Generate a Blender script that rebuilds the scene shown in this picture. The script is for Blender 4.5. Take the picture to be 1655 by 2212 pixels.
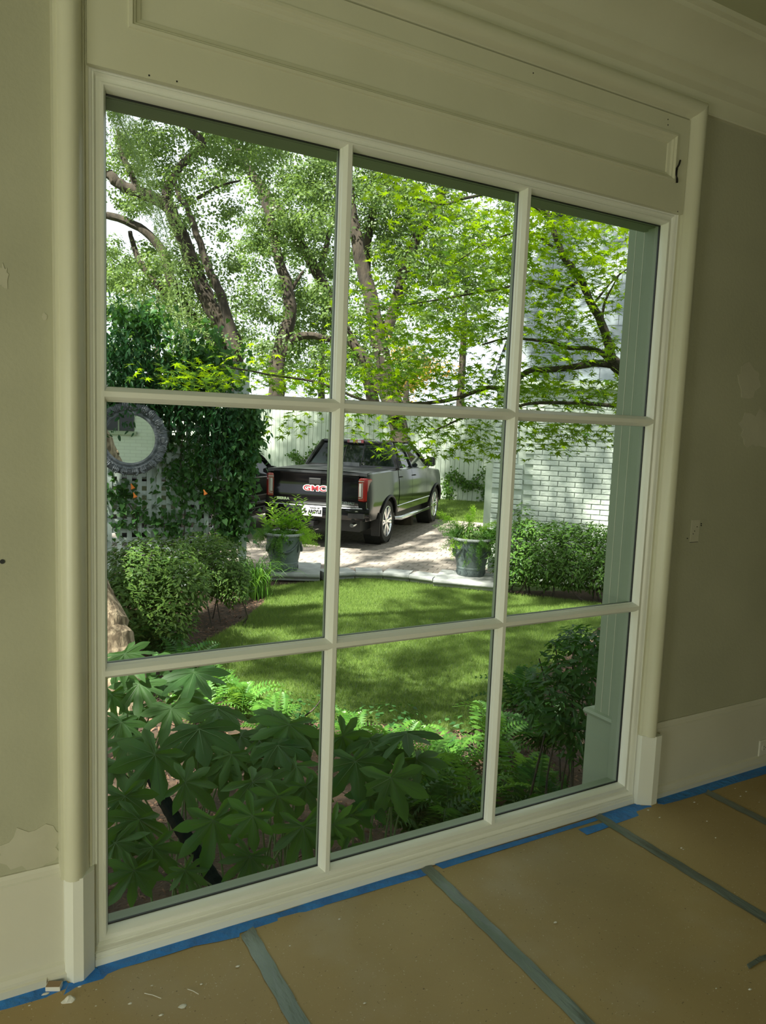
import bpy, math, random
import numpy as np
from mathutils import Vector, Matrix

random.seed(7)
rng = np.random.default_rng(11)
for o in list(bpy.data.objects):
    bpy.data.objects.remove(o)
scene = bpy.context.scene
col = scene.collection

# ------------------------------------------------------------------ camera
F_PX = 1652.0
CAM = np.array([-0.384, -2.158, 1.556])
R = np.array([[0.86633559, -0.49797172, 0.03855913],
              [-0.02380899, -0.11828783, -0.99269387],
              [0.49889455, 0.85908798, -0.11433316]])
cd = bpy.data.cameras.new('camera')
cam = bpy.data.objects.new('camera', cd)
col.objects.link(cam)
cam.matrix_world = Matrix(((R[0][0], -R[1][0], -R[2][0], CAM[0]),
                           (R[0][1], -R[1][1], -R[2][1], CAM[1]),
                           (R[0][2], -R[1][2], -R[2][2], CAM[2]),
                           (0, 0, 0, 1)))
cd.sensor_fit = 'HORIZONTAL'
cd.sensor_width = 36.0
cd.lens = 36.0 * F_PX / 1655.0
cd.clip_start = 0.05
cd.clip_end = 400
scene.camera = cam

# ------------------------------------------------------------------ world, sun, lamps, exposure
SUN_DIR = Vector((-0.50, -0.20, 0.84)).normalized()
world = bpy.data.worlds.new('world')
scene.world = world
world.use_nodes = True
wn = world.node_tree
wn.nodes.clear()
wo = wn.nodes.new('ShaderNodeOutputWorld')
wb = wn.nodes.new('ShaderNodeBackground')
wb.inputs[0].default_value = (0.88, 0.94, 1.0, 1)
wb.inputs[1].default_value = 1.2
wn.links.new(wb.outputs[0], wo.inputs[0])
sd = bpy.data.lights.new('sun', 'SUN')
sd.energy = 15.0
sd.angle = math.radians(0.9)
sd.color = (1.0, 0.96, 0.86)
so = bpy.data.objects.new('sun', sd)
col.objects.link(so)
so.location = (-6, -3, 14)
so.rotation_euler = SUN_DIR.to_track_quat('Z', 'Y').to_euler()


def area(name, loc, target, sx, sy, power, color):
    d = bpy.data.lights.new(name, 'AREA')
    d.shape = 'RECTANGLE'
    d.size = sx
    d.size_y = sy
    d.energy = power
    d.color = color
    o = bpy.data.objects.new(name, d)
    col.objects.link(o)
    o.location = loc
    o.rotation_euler = (Vector(loc) - Vector(target)).to_track_quat('Z', 'Y').to_euler()
    return o


# added fill lamps standing in for daylight, behind and beside the camera
area('back_fill_light', (-1.9, -4.4, 1.0), (-0.4, 0, 0.2), 1.4, 1.5, 42, (0.98, 1.0, 0.74))
area('side_fill_light', (-2.75, -2.0, 0.75), (0.3, -0.1, 0.0), 1.0, 1.2, 25, (0.97, 0.98, 0.84))

scene.view_settings.view_transform = 'Standard'
scene.view_settings.look = 'None'
scene.view_settings.exposure = 0.30
scene.view_settings.gamma = 1.0
scene.view_settings.use_curve_mapping = False
scene.cycles.use_denoising = True
scene.cycles.max_bounces = 10
scene.cycles.transparent_max_bounces = 16
scene.cycles.sample_clamp_indirect = 6.0
scene.cycles.caustics_reflective = False
scene.cycles.caustics_refractive = False


# ------------------------------------------------------------------ points
def ray(u, v):
    return R.T @ np.array([(u - 827.5) / F_PX, (v - 1106) / F_PX, 1.0])


def at(u, v, d):
    return CAM + ray(u, v) * d


def onz(u, v, z):
    w = ray(u, v)
    return CAM + w * ((z - CAM[2]) / w[2])


def ony(u, v, y):
    w = ray(u, v)
    return CAM + w * ((y - CAM[1]) / w[1])


AZ = math.radians(47.5)
GU = np.array([math.sin(AZ), math.cos(AZ), 0.0])
GW = np.array([math.cos(AZ), -math.sin(AZ), 0.0])
LAWN = -0.75
DRIVE = -0.65


def gp(u, w, z=0.0):
    p = GU * u + GW * w
    return (p[0], p[1], z)


# ------------------------------------------------------------------ materials
def mat(name, c, rough=0.6, c2=None, scale=6.0, detail=4.0, lo=0.35, hi=0.65, bump=0.0, bscale=None,
        metal=0.0, spec=0.5, stretch=None, coat=0.0, hue=0.0):
    m = bpy.data.materials.new(name)
    m.use_nodes = True
    nt = m.node_tree
    b = nt.nodes['Principled BSDF']
    b.inputs['Roughness'].default_value = rough
    b.inputs['Metallic'].default_value = metal
    b.inputs['Specular IOR Level'].default_value = spec
    b.inputs['Coat Weight'].default_value = coat
    b.inputs['Coat Roughness'].default_value = 0.03
    b.inputs['Base Color'].default_value = (*c, 1)
    tc = nt.nodes.new('ShaderNodeTexCoord')
    vec = tc.outputs['Object']
    if stretch:
        mp = nt.nodes.new('ShaderNodeMapping')
        mp.inputs['Scale'].default_value = stretch
        nt.links.new(vec, mp.inputs[0])
        vec = mp.outputs[0]
    out = None
    if c2 is not None:
        n = nt.nodes.new('ShaderNodeTexNoise')
        n.inputs['Scale'].default_value = scale
        n.inputs['Detail'].default_value = detail
        nt.links.new(vec, n.inputs['Vector'])
        r = nt.nodes.new('ShaderNodeValToRGB')
        r.color_ramp.elements[0].position = lo
        r.color_ramp.elements[1].position = hi
        r.color_ramp.elements[0].color = (*c, 1)
        r.color_ramp.elements[1].color = (*c2, 1)
        nt.links.new(n.outputs[0], r.inputs[0])
        out = r.outputs[0]
    if hue > 0:
        oi = nt.nodes.new('ShaderNodeObjectInfo')
        hs = nt.nodes.new('ShaderNodeHueSaturation')
        mr = nt.nodes.new('ShaderNodeMapRange')
        mr.inputs['To Min'].default_value = 1 - hue
        mr.inputs['To Max'].default_value = 1 + hue
        nt.links.new(oi.outputs['Random'], mr.inputs[0])
        nt.links.new(mr.outputs[0], hs.inputs['Value'])
        if out is not None:
            nt.links.new(out, hs.inputs['Color'])
        else:
            hs.inputs['Color'].default_value = (*c, 1)
        out = hs.outputs[0]
    if out is not None:
        nt.links.new(out, b.inputs['Base Color'])
    if bump > 0:
        n2 = nt.nodes.new('ShaderNodeTexNoise')
        n2.inputs['Scale'].default_value = bscale or scale * 4
        n2.inputs['Detail'].default_value = 5
        nt.links.new(vec, n2.inputs['Vector'])
        bp = nt.nodes.new('ShaderNodeBump')
        bp.inputs['Strength'].default_value = bump
        bp.inputs['Distance'].default_value = 0.02
        nt.links.new(n2.outputs[0], bp.inputs['Height'])
        nt.links.new(bp.outputs[0], b.inputs['Normal'])
    return m


def leafmat(name, c1, c2, tcol, trans=0.35, rough=0.45, spec=0.35):
    m = bpy.data.materials.new(name)
    m.use_nodes = True
    nt = m.node_tree
    nt.nodes.clear()
    out = nt.nodes.new('ShaderNodeOutputMaterial')
    geo = nt.nodes.new('ShaderNodeNewGeometry')
    oi = nt.nodes.new('ShaderNodeObjectInfo')
    ad = nt.nodes.new('ShaderNodeMath')
    ad.operation = 'ADD'
    fr = nt.nodes.new('ShaderNodeMath')
    fr.operation = 'FRACT'
    nt.links.new(geo.outputs['Random Per Island'], ad.inputs[0])
    nt.links.new(oi.outputs['Random'], ad.inputs[1])
    nt.links.new(ad.outputs[0], fr.inputs[0])
    mx = nt.nodes.new('ShaderNodeMix')
    mx.data_type = 'RGBA'
    mx.inputs['A'].default_value = (*c1, 1)
    mx.inputs['B'].default_value = (*c2, 1)
    nt.links.new(fr.outputs[0], mx.inputs['Factor'])
    b = nt.nodes.new('ShaderNodeBsdfPrincipled')
    b.inputs['Roughness'].default_value = rough
    b.inputs['Specular IOR Level'].default_value = spec
    nt.links.new(mx.outputs['Result'], b.inputs['Base Color'])
    t = nt.nodes.new('ShaderNodeBsdfTranslucent')
    t.inputs[0].default_value = (*tcol, 1)
    ms = nt.nodes.new('ShaderNodeMixShader')
    ms.inputs[0].default_value = trans
    nt.links.new(b.outputs[0], ms.inputs[1])
    nt.links.new(t.outputs[0], ms.inputs[2])
    nt.links.new(ms.outputs[0], out.inputs[0])
    return m


def glassmat(name, tint, ior=1.45, dark=None):
    m = bpy.data.materials.new(name)
    m.use_nodes = True
    nt = m.node_tree
    nt.nodes.clear()
    out = nt.nodes.new('ShaderNodeOutputMaterial')
    tr = nt.nodes.new('ShaderNodeBsdfTransparent')
    tr.inputs[0].default_value = (*tint, 1)
    gl = nt.nodes.new('ShaderNodeBsdfGlossy')
    gl.inputs['Roughness'].default_value = 0.0
    gl.inputs[0].default_value = (1, 1, 1, 1)
    fr = nt.nodes.new('ShaderNodeFresnel')
    fr.inputs[0].default_value = ior
    ms = nt.nodes.new('ShaderNodeMixShader')
    nt.links.new(fr.outputs[0], ms.inputs[0])
    nt.links.new(tr.outputs[0], ms.inputs[1])
    nt.links.new(gl.outputs[0], ms.inputs[2])
    nt.links.new(ms.outputs[0], out.inputs[0])
    return m


def brickmat(name, c1, c2, mortar, bw, bh, mo, vec='XZ', bump=0.4, rough=0.7, sc=None):
    m = bpy.data.materials.new(name)
    m.use_nodes = True
    nt = m.node_tree
    b = nt.nodes['Principled BSDF']
    b.inputs['Roughness'].default_value = rough
    tc = nt.nodes.new('ShaderNodeTexCoord')
    sp = nt.nodes.new('ShaderNodeSeparateXYZ')
    cb = nt.nodes.new('ShaderNodeCombineXYZ')
    nt.links.new(tc.outputs['Object'], sp.inputs[0])
    nt.links.new(sp.outputs[0 if vec[0] == 'X' else 1], cb.inputs[0])
    nt.links.new(sp.outputs[2 if vec[1] == 'Z' else 1], cb.inputs[1])
    br = nt.nodes.new('ShaderNodeTexBrick')
    br.inputs['Scale'].default_value = 1.0
    br.inputs['Color1'].default_value = (*c1, 1)
    br.inputs['Color2'].default_value = (*c2, 1)
    br.inputs['Mortar'].default_value = (*mortar, 1)
    br.inputs['Mortar Size'].default_value = mo
    br.inputs['Brick Width'].default_value = bw
    br.inputs['Row Height'].default_value = bh
    nt.links.new(cb.outputs[0], br.inputs['Vector'])
    nt.links.new(br.outputs[0], b.inputs['Base Color'])
    bp = nt.nodes.new('ShaderNodeBump')
    bp.inputs['Strength'].default_value = bump
    bp.inputs['Distance'].default_value = -0.01
    nt.links.new(br.outputs['Fac'], bp.inputs['Height'])
    nt.links.new(bp.outputs[0], b.inputs['Normal'])
    return m


TRIM = mat('trim_paint', (0.64, 0.64, 0.49), 0.38, (0.68, 0.68, 0.53), 3.0, bump=0.03, bscale=60)
TRIMW = mat('window_white_paint', (0.80, 0.82, 0.75), 0.34, (0.84, 0.86, 0.79), 3.0, bump=0.03, bscale=60)
WALLP = mat('wall_plaster', (0.39, 0.39, 0.28), 0.9, (0.44, 0.44, 0.32), 2.2, bump=0.08, bscale=90)
PATCH = mat('joint_compound', (0.52, 0.51, 0.40), 0.9, (0.46, 0.45, 0.34), 5.0, bump=0.05, bscale=50)
BASEP = mat('baseboard_paint', (0.66, 0.65, 0.55), 0.5, (0.62, 0.61, 0.51), 3.0, bump=0.04, bscale=50)
CEILP = mat('ceiling_paint', (0.46, 0.48, 0.32), 0.9)
KRAFT = mat('kraft_paper', (0.37, 0.27, 0.12), 0.62, (0.44, 0.33, 0.155), 1.6, 6, 0.3, 0.7, bump=0.16, bscale=5)
nt_ = KRAFT.node_tree
b_ = nt_.nodes['Principled BSDF']
src = b_.inputs['Base Color'].links[0].from_socket
tc_ = nt_.nodes.new('ShaderNodeTexCoord')
for sc_, lo_, hi_, cc_, fac_ in ((2.2, .56, .72, (.50, .46, .38), .30), (.9, .50, .70, (.24, .17, .08), .35), (190, .70, .74, (.75, .72, .62), .7), (120, .71, .75, (.08, .05, .025), .8)):
    n_ = nt_.nodes.new('ShaderNodeTexNoise')
    n_.inputs['Scale'].default_value = sc_
    n_.inputs['Detail'].default_value = 6 if sc_ < 10 else 2
    nt_.links.new(tc_.outputs['Object'], n_.inputs['Vector'])
    mr_ = nt_.nodes.new('ShaderNodeMapRange')
    mr_.inputs[1].default_value = lo_
    mr_.inputs[2].default_value = hi_
    mr_.inputs[4].default_value = fac_
    nt_.links.new(n_.outputs[0], mr_.inputs[0])
    mx_ = nt_.nodes.new('ShaderNodeMix')
    mx_.data_type = 'RGBA'
    mx_.inputs['B'].default_value = (*cc_, 1)
    nt_.links.new(src, mx_.inputs['A'])
    nt_.links.new(mr_.outputs[0], mx_.inputs['Factor'])
    src = mx_.outputs['Result']
nt_.links.new(src, b_.inputs['Base Color'])
BLUE = mat('blue_tape', (0.012, 0.17, 0.60), 0.5, (0.02, 0.24, 0.74), 14, bump=0.5, bscale=35)
DUCT = mat('duct_tape', (0.14, 0.175, 0.16), 0.30, (0.21, 0.25, 0.235), 9, bump=0.9, bscale=16, metal=0.35, stretch=(1, .25, 1))
CHIPW = mat('white_scrap', (0.72, 0.71, 0.66), 0.8)
CARD = mat('brown_card', (0.32, 0.22, 0.13), 0.8)
BLACKM = mat('black_metal', (0.012, 0.011, 0.010), 0.45, metal=0.4)
GASK = mat('black_gasket', (0.01, 0.012, 0.012), 0.5)
EXTP = mat('exterior_paint', (0.30, 0.36, 0.25), 0.55, (0.33, 0.39, 0.28), 3.0)
GLASS = glassmat('window_glass', (0.94, 0.975, 0.95), 1.42)
EXTB = brickmat('exterior_painted_brick', (0.60, 0.66, 0.56), (0.64, 0.70, 0.60), (0.50, 0.55, 0.46), 0.254, 0.077, 0.006)
PLATE = mat('outlet_plastic', (0.70, 0.69, 0.62), 0.4)
SOIL = mat('soil', (0.035, 0.022, 0.014), 0.95, (0.085, 0.05, 0.03), 14, 8, 0.3, 0.7, bump=0.8, bscale=40)
MULCH = mat('mulch', (0.075, 0.038, 0.022), 0.9, (0.17, 0.095, 0.06), 30, hue=0.3)
TURF = mat('turf_soil', (0.05, 0.09, 0.02), 0.95, (0.09, 0.13, 0.03), 18, bump=0.5, bscale=60)
BLADE = leafmat('grass_blade', (0.10, 0.175, 0.035), (0.22, 0.31, 0.075), (0.30, 0.42, 0.09), 0.3, 0.6, 0.12)
BARK = mat('oak_bark', (0.022, 0.017, 0.012), 0.95, (0.065, 0.05, 0.034), 9, 8, 0.35, 0.7, bump=1.0, bscale=16, stretch=(1, 1, 0.35))
BARKN = mat('plated_bark', (0.13, 0.095, 0.06), 0.95, (0.36, 0.28, 0.19), 16, 10, 0.42, 0.6, bump=1.0, bscale=22, stretch=(1.4, 1.4, 0.5))
BARKM = mat('maple_bark', (0.032, 0.026, 0.018), 0.8, (0.07, 0.055, 0.04), 20, bump=0.4, bscale=40)
OAKL = leafmat('oak_leaf', (0.035, 0.075, 0.018), (0.13, 0.20, 0.05), (0.22, 0.34, 0.06), 0.38, 0.42, 0.4)
MAPL = leafmat('maple_leaf', (0.03, 0.10, 0.008), (0.095, 0.20, 0.012), (0.36, 0.56, 0.008), 0.55, 0.5, 0.15)
FATL = leafmat('broad_leaf', (0.040, 0.11, 0.032), (0.10, 0.21, 0.065), (0.17, 0.38, 0.02), 0.28, 0.5, 0.25)
VEIN = mat('leaf_vein', (0.085, 0.17, 0.055), 0.5)
STEM = mat('green_stem', (0.12, 0.19, 0.06), 0.6)
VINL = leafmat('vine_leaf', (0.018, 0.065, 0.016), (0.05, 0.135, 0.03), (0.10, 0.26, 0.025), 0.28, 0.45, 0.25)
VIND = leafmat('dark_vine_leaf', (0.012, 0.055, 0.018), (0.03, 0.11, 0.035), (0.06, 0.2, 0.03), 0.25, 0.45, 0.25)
SHRL = leafmat('shrub_leaf', (0.035, 0.085, 0.016), (0.11, 0.19, 0.035), (0.16, 0.28, 0.04), 0.25, 0.5, 0.22)
HEDL = leafmat('hedge_leaf', (0.03, 0.085, 0.014), (0.10, 0.20, 0.03), (0.18, 0.34, 0.04), 0.28, 0.45, 0.25)
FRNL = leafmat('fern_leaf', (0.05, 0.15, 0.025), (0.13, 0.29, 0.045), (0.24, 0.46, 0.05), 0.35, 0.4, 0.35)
LIME = leafmat('lime_leaf', (0.24, 0.46, 0.04), (0.38, 0.62, 0.06), (0.50, 0.78, 0.06), 0.4, 0.45, 0.3)
FEAT = leafmat('feathery_leaf', (0.16, 0.24, 0.07), (0.24, 0.33, 0.11), (0.34, 0.46, 0.14), 0.45, 0.6, 0.2)
YELL = leafmat('autumn_leaf', (0.35, 0.28, 0.05), (0.45, 0.22, 0.06), (0.6, 0.4, 0.08), 0.4)
FENCEM = mat('fence_paint', (0.50, 0.56, 0.47), 0.7, (0.55, 0.61, 0.52), 3, hue=0.03)
BRICKM = mat('painted_brick', (0.55, 0.61, 0.53), 0.6, (0.62, 0.68, 0.59), 12, bump=0.5, bscale=30, hue=0.03)
MORTM = mat('painted_mortar', (0.50, 0.56, 0.47), 0.8)
SLATE = mat('grey_slate', (0.25, 0.29, 0.31), 0.6, (0.32, 0.36, 0.38), 5, bump=0.15, bscale=30, hue=0.08)
DARKG = mat('dark_gap', (0.02, 0.025, 0.025), 0.9)
PAVE = mat('clay_paver', (0.24, 0.205, 0.175), 0.85, (0.33, 0.285, 0.245), 10, bump=0.3, bscale=60, hue=0.12)
PAVET = brickmat('paver_field', (0.25, 0.215, 0.185), (0.32, 0.275, 0.24), (0.14, 0.12, 0.10), 0.24, 0.16, 0.008, vec='XY', rough=0.9)
STONE = mat('coping_stone', (0.30, 0.31, 0.30), 0.8, (0.38, 0.39, 0.375), 8, bump=0.25, bscale=40)
LATT = mat('lattice_paint', (0.36, 0.42, 0.38), 0.7, (0.40, 0.46, 0.42), 4, hue=0.04)
POTM = mat('lead_grey_pot', (0.10, 0.135, 0.13), 0.5, (0.15, 0.19, 0.185), 6, bump=0.2, bscale=30)
POTD = mat('pot_relief', (0.055, 0.075, 0.075), 0.5, (0.10, 0.13, 0.13), 20)
POTR = mat('pot_rim', (0.30, 0.32, 0.31), 0.6)
ORNF = mat('carved_frame', (0.07, 0.08, 0.09), 0.6, (0.14, 0.155, 0.17), 18, bump=0.5, bscale=50)
MIRR = mat('mirror_silver', (0.86, 0.90, 0.87), 0.02, metal=1.0)
CARP = mat('black_car_paint', (0.004, 0.004, 0.005), 0.10, coat=0.15, spec=0.42)
CARK = mat('black_plastic', (0.012, 0.012, 0.013), 0.55)
CHRO = mat('chrome', (0.75, 0.76, 0.78), 0.12, metal=1.0)
RUBB = mat('tyre_rubber', (0.015, 0.015, 0.015), 0.8)
CGLA = mat('tinted_car_glass', (0.006, 0.010, 0.009), 0.03, spec=0.35)
REDL = mat('red_lens', (0.20, 0.008, 0.008), 0.15, coat=0.6)
WHTL = mat('white_lens', (0.34, 0.34, 0.31), 0.2, coat=0.6)
REDT = mat('red_letter', (0.30, 0.03, 0.04), 0.35)
WHTP = mat('white_plate', (0.75, 0.76, 0.76), 0.5)
BLKT = mat('black_print', (0.01, 0.01, 0.012), 0.6)
TUBEM = mat('black_tube', (0.004, 0.008, 0.007), 0.85, spec=0.1)

# ------------------------------------------------------------------ object helpers
WM = {}


def tag(o, label=None, cat=None, group=None, kind=None):
    if label:
        o['label'] = label
    if cat:
        o['category'] = cat
    if group:
        o['group'] = group
    if kind:
        o['kind'] = kind
    return o


def empty(name, loc, label=None, cat=None, group=None, kind=None, rz=0.0):
    o = bpy.data.objects.new(name, None)
    col.objects.link(o)
    o.empty_display_size = 0.1
    o.location = tuple(float(c) for c in loc)
    o.rotation_euler = (0, 0, rz)
    WM[o.name] = Matrix.Translation(Vector(o.location)) @ Matrix.Rotation(rz, 4, 'Z')
    return tag(o, label, cat, group, kind)


def wm(o):
    if o is None:
        return Matrix.Identity(4)
    return WM.get(o.name, Matrix.Identity(4))


class MB:
    def __init__(s):
        s.v = []
        s.f = []
        s.mi = []
        s.cur = 0

    def add(s, vs, fs):
        n = len(s.v)
        s.v += [tuple(float(c) for c in p) for p in vs]
        s.f += [tuple(i + n for i in f) for f in fs]
        s.mi += [s.cur] * len(fs)
        return s

    def box(s, a, b):
        x0, y0, z0 = a
        x1, y1, z1 = b
        return s.add([(x0, y0, z0), (x1, y0, z0), (x1, y1, z0), (x0, y1, z0), (x0, y0, z1), (x1, y0, z1), (x1, y1, z1), (x0, y1, z1)],
                     [(0, 3, 2, 1), (4, 5, 6, 7), (0, 1, 5, 4), (1, 2, 6, 5), (2, 3, 7, 6), (3, 0, 4, 7)])

    def obox(s, c, ax, ay, az, hx, hy, hz, bev=0.0):
        c, ax, ay, az = (np.array(q, float) for q in (c, ax, ay, az))
        if bev <= 0:
            vs = []
            for k in (-1, 1):
                for i, j in ((-1, -1), (1, -1), (1, 1), (-1, 1)):
                    vs.append(c + ax * hx * i + ay * hy * j + az * hz * k)
            return s.add(vs, [(0, 3, 2, 1), (4, 5, 6, 7), (0, 1, 5, 4), (1, 2, 6, 5), (2, 3, 7, 6), (3, 0, 4, 7)])
        # bevelled toward -ay face (front face inset)
        vs = []
        for i, k in ((-1, -1), (1, -1), (1, 1), (-1, 1)):
            vs.append(c + ax * hx * i + az * hz * k + ay * hy)
        for i, k in ((-1, -1), (1, -1), (1, 1), (-1, 1)):
            vs.append(c + ax * hx * i + az * hz * k - ay * (hy - bev))
        for i, k in ((-1, -1), (1, -1), (1, 1), (-1, 1)):
            vs.append(c + ax * (hx - bev) * i + az * (hz - bev) * k - ay * hy)
        fs = [(0, 1, 2, 3), (11, 10, 9, 8)]
        for r in (0, 4):
            for i in range(4):
                j = (i + 1) % 4
                fs.append((r + i, r + 4 + i, r + 4 + j, r + j))
        return s.add(vs, fs)

    def prism(s, pts, z0, z1, ax=None):
        n = len(pts)
        vs = [(p[0], p[1], z0) for p in pts] + [(p[0], p[1], z1) for p in pts]
        fs = [tuple(range(n - 1, -1, -1)), tuple(range(n, 2 * n))]
        fs += [(i, (i + 1) % n, n + (i + 1) % n, n + i) for i in range(n)]
        return s.add(vs, fs)

    def rings(s, rs, closed=True, cap=False):
        k = len(rs[0])
        vs = [p for r in rs for p in r]
        fs = []
        for a in range(len(rs) - 1):
            for i in range(k if closed else k - 1):
                j = (i + 1) % k
                fs.append((a * k + i, a * k + j, (a + 1) * k + j, (a + 1) * k + i))
        if cap:
            fs.append(tuple(range(k - 1, -1, -1)))
            fs.append(tuple((len(rs) - 1) * k + i for i in range(k)))
        return s.add(vs, fs)

    def tube(s, path, rad, seg=8, cap=True, wob=0.0):
        path = [np.array(p, float) for p in path]
        if not hasattr(rad, '__len__'):
            rad = [rad] * len(path)
        rs = []
        up = np.array([0.13, 0.21, 0.97])
        prev = None
        for i, p in enumerate(path):
            t = path[min(i + 1, len(path) - 1)] - path[max(i - 1, 0)]
            t = t / (np.linalg.norm(t) + 1e-9)
            a = np.cross(t, up) if prev is None else prev - t * np.dot(prev, t)
            if np.linalg.norm(a) < 1e-3:
                a = np.cross(t, [1, 0, 0])
            a /= np.linalg.norm(a)
            prev = a
            b = np.cross(t, a)
            rr = [rad[i] * (1 + wob * (random.random() - .5)) for _ in range(seg)]
            rs.append([p + rr[k] * (a * math.cos(2 * math.pi * k / seg) + b * math.sin(2 * math.pi * k / seg)) for k in range(seg)])
        return s.rings(rs, True, cap)

    def lathe(s, prof, c, seg=32, cap=True, axis='Z'):
        rs = []
        for r, h in prof:
            ring = []
            for k in range(seg):
                a = 2 * math.pi * k / seg
                if axis == 'Z':
                    ring.append((c[0] + r * math.cos(a), c[1] + r * math.sin(a), c[2] + h))
                elif axis == 'X':
                    ring.append((c[0] + h, c[1] + r * math.cos(a), c[2] + r * math.sin(a)))
                else:
                    ring.append((c[0] + r * math.cos(a), c[1] + h, c[2] + r * math.sin(a)))
            rs.append(ring)
        return s.rings(rs, True, cap)

    def build(s, name, m, parent=None, local=False, smooth=False, **kw):
        me = bpy.data.meshes.new(name)
        v = s.v
        if parent is not None and not local:
            inv = wm(parent).inverted()
            v = [tuple(inv @ Vector(p)) for p in v]
        me.from_pydata(v, [], s.f)
        ms = m if isinstance(m, (list, tuple)) else [m]
        for q in ms:
            me.materials.append(q)
        if len(ms) > 1:
            me.polygons.foreach_set('material_index', s.mi)
        if smooth:
            me.polygons.foreach_set('use_smooth', [True] * len(me.polygons))
            try:
                me.set_sharp_from_angle(angle=math.radians(38))
            except Exception:
                pass
        me.update()
        o = bpy.data.objects.new(name, me)
        col.objects.link(o)
        if parent is not None:
            o.parent = parent
            WM[o.name] = wm(parent)
        else:
            WM[o.name] = Matrix.Identity(4)
        return tag(o, **kw)


def smoothpath(pts, n=4):
    pts = [np.array(p, float) for p in pts]
    out = []
    for i in range(len(pts) - 1):
        p0 = pts[max(i - 1, 0)]
        p1, p2 = pts[i], pts[i + 1]
        p3 = pts[min(i + 2, len(pts) - 1)]
        for k in range(n):
            t = k / n
            out.append(0.5 * ((2 * p1) + (-p0 + p2) * t + (2 * p0 - 5 * p1 + 4 * p2 - p3) * t * t + (-p0 + 3 * p1 - 3 * p2 + p3) * t ** 3))
    out.append(pts[-1])
    return out


def lin(a, b, n):
    return [a + (b - a) * i / max(n - 1, 1) for i in range(n)]


# ------------------------------------------------------------------ leaves
def fan(outline, zf=lambda r: -0.12 * r * r, c=(0, 0)):
    vs = [(c[0], c[1], 0.0)] + [(x, y, zf(math.hypot(x - c[0], y - c[1]))) for x, y in outline]
    n = len(outline)
    return vs, [(0, i + 1, (i + 1) % n + 1) for i in range(n)]


def palmate(angs, rads, notch, width=0.0, droop=0.15):
    pts = []
    for i, (a, r) in enumerate(zip(angs, rads)):
        a0 = math.radians(a)
        if width:
            for s_, q in ((-width, 0.55), (-width * 1.05, 0.72), (-width * .5, 0.88)):
                pts.append((math.sin(a0 + s_) * r * q, math.cos(a0 + s_) * r * q))
        pts.append((math.sin(a0) * r, math.cos(a0) * r))
        if width:
            for s_, q in ((width * .5, 0.88), (width * 1.05, 0.72), (width, 0.55)):
                pts.append((math.sin(a0 + s_) * r * q, math.cos(a0 + s_) * r * q))
        if i < len(angs) - 1:
            am = math.radians((a + angs[i + 1]) / 2)
            rm = notch * min(r, rads[i + 1])
            pts.append((math.sin(am) * rm, math.cos(am) * rm))
        else:
            pts.append((0, -0.1 * rads[0]))
    return fan(pts, lambda q: -droop * q * q)


L_MAPLE = palmate([-125, -84, -43, 0, 43, 84, 125], [.30, .45, .56, .62, .56, .45, .30], 0.36, 0.0, 0.25)
L_OVAL = ([(0, 0, 0), (.17, .3, .05), (.13, .68, .03), (0, 1, -.06), (-.13, .68, .03), (-.17, .3, .05), (0, .5, -.02)],
          [(0, 1, 6), (1, 2, 6), (2, 3, 6), (3, 4, 6), (4, 5, 6), (5, 0, 6)])
L_HEART = ([(0, 0.08, 0), (.28, -.02, .03), (.36, .28, .02), (.16, .62, 0), (0, .95, -.08), (-.16, .62, 0), (-.36, .28, .02), (-.28, -.02, .03), (0, .4, -.03)],
           [(0, 1, 8), (1, 2, 8), (2, 3, 8), (3, 4, 8), (4, 5, 8), (5, 6, 8), (6, 7, 8), (7, 0, 8)])
L_QUAD = ([(0, 0, 0), (.3, .45, .05), (0, 1, 0), (-.3, .45, .05)], [(0, 1, 2), (0, 2, 3)])
L_NARROW = ([(0, 0, 0), (.09, .4, .03), (0, 1, -.06), (-.09, .4, .03)], [(0, 1, 2), (0, 2, 3)])

LEAFMESH = {}


def frames(nrm, dirs):
    z = nrm / np.linalg.norm(nrm, axis=1, keepdims=True)
    y = dirs - z * np.sum(dirs * z, axis=1, keepdims=True)
    y /= (np.linalg.norm(y, axis=1, keepdims=True) + 1e-9)
    x = np.cross(y, z)
    return np.stack([x, y, z], axis=2)


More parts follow.
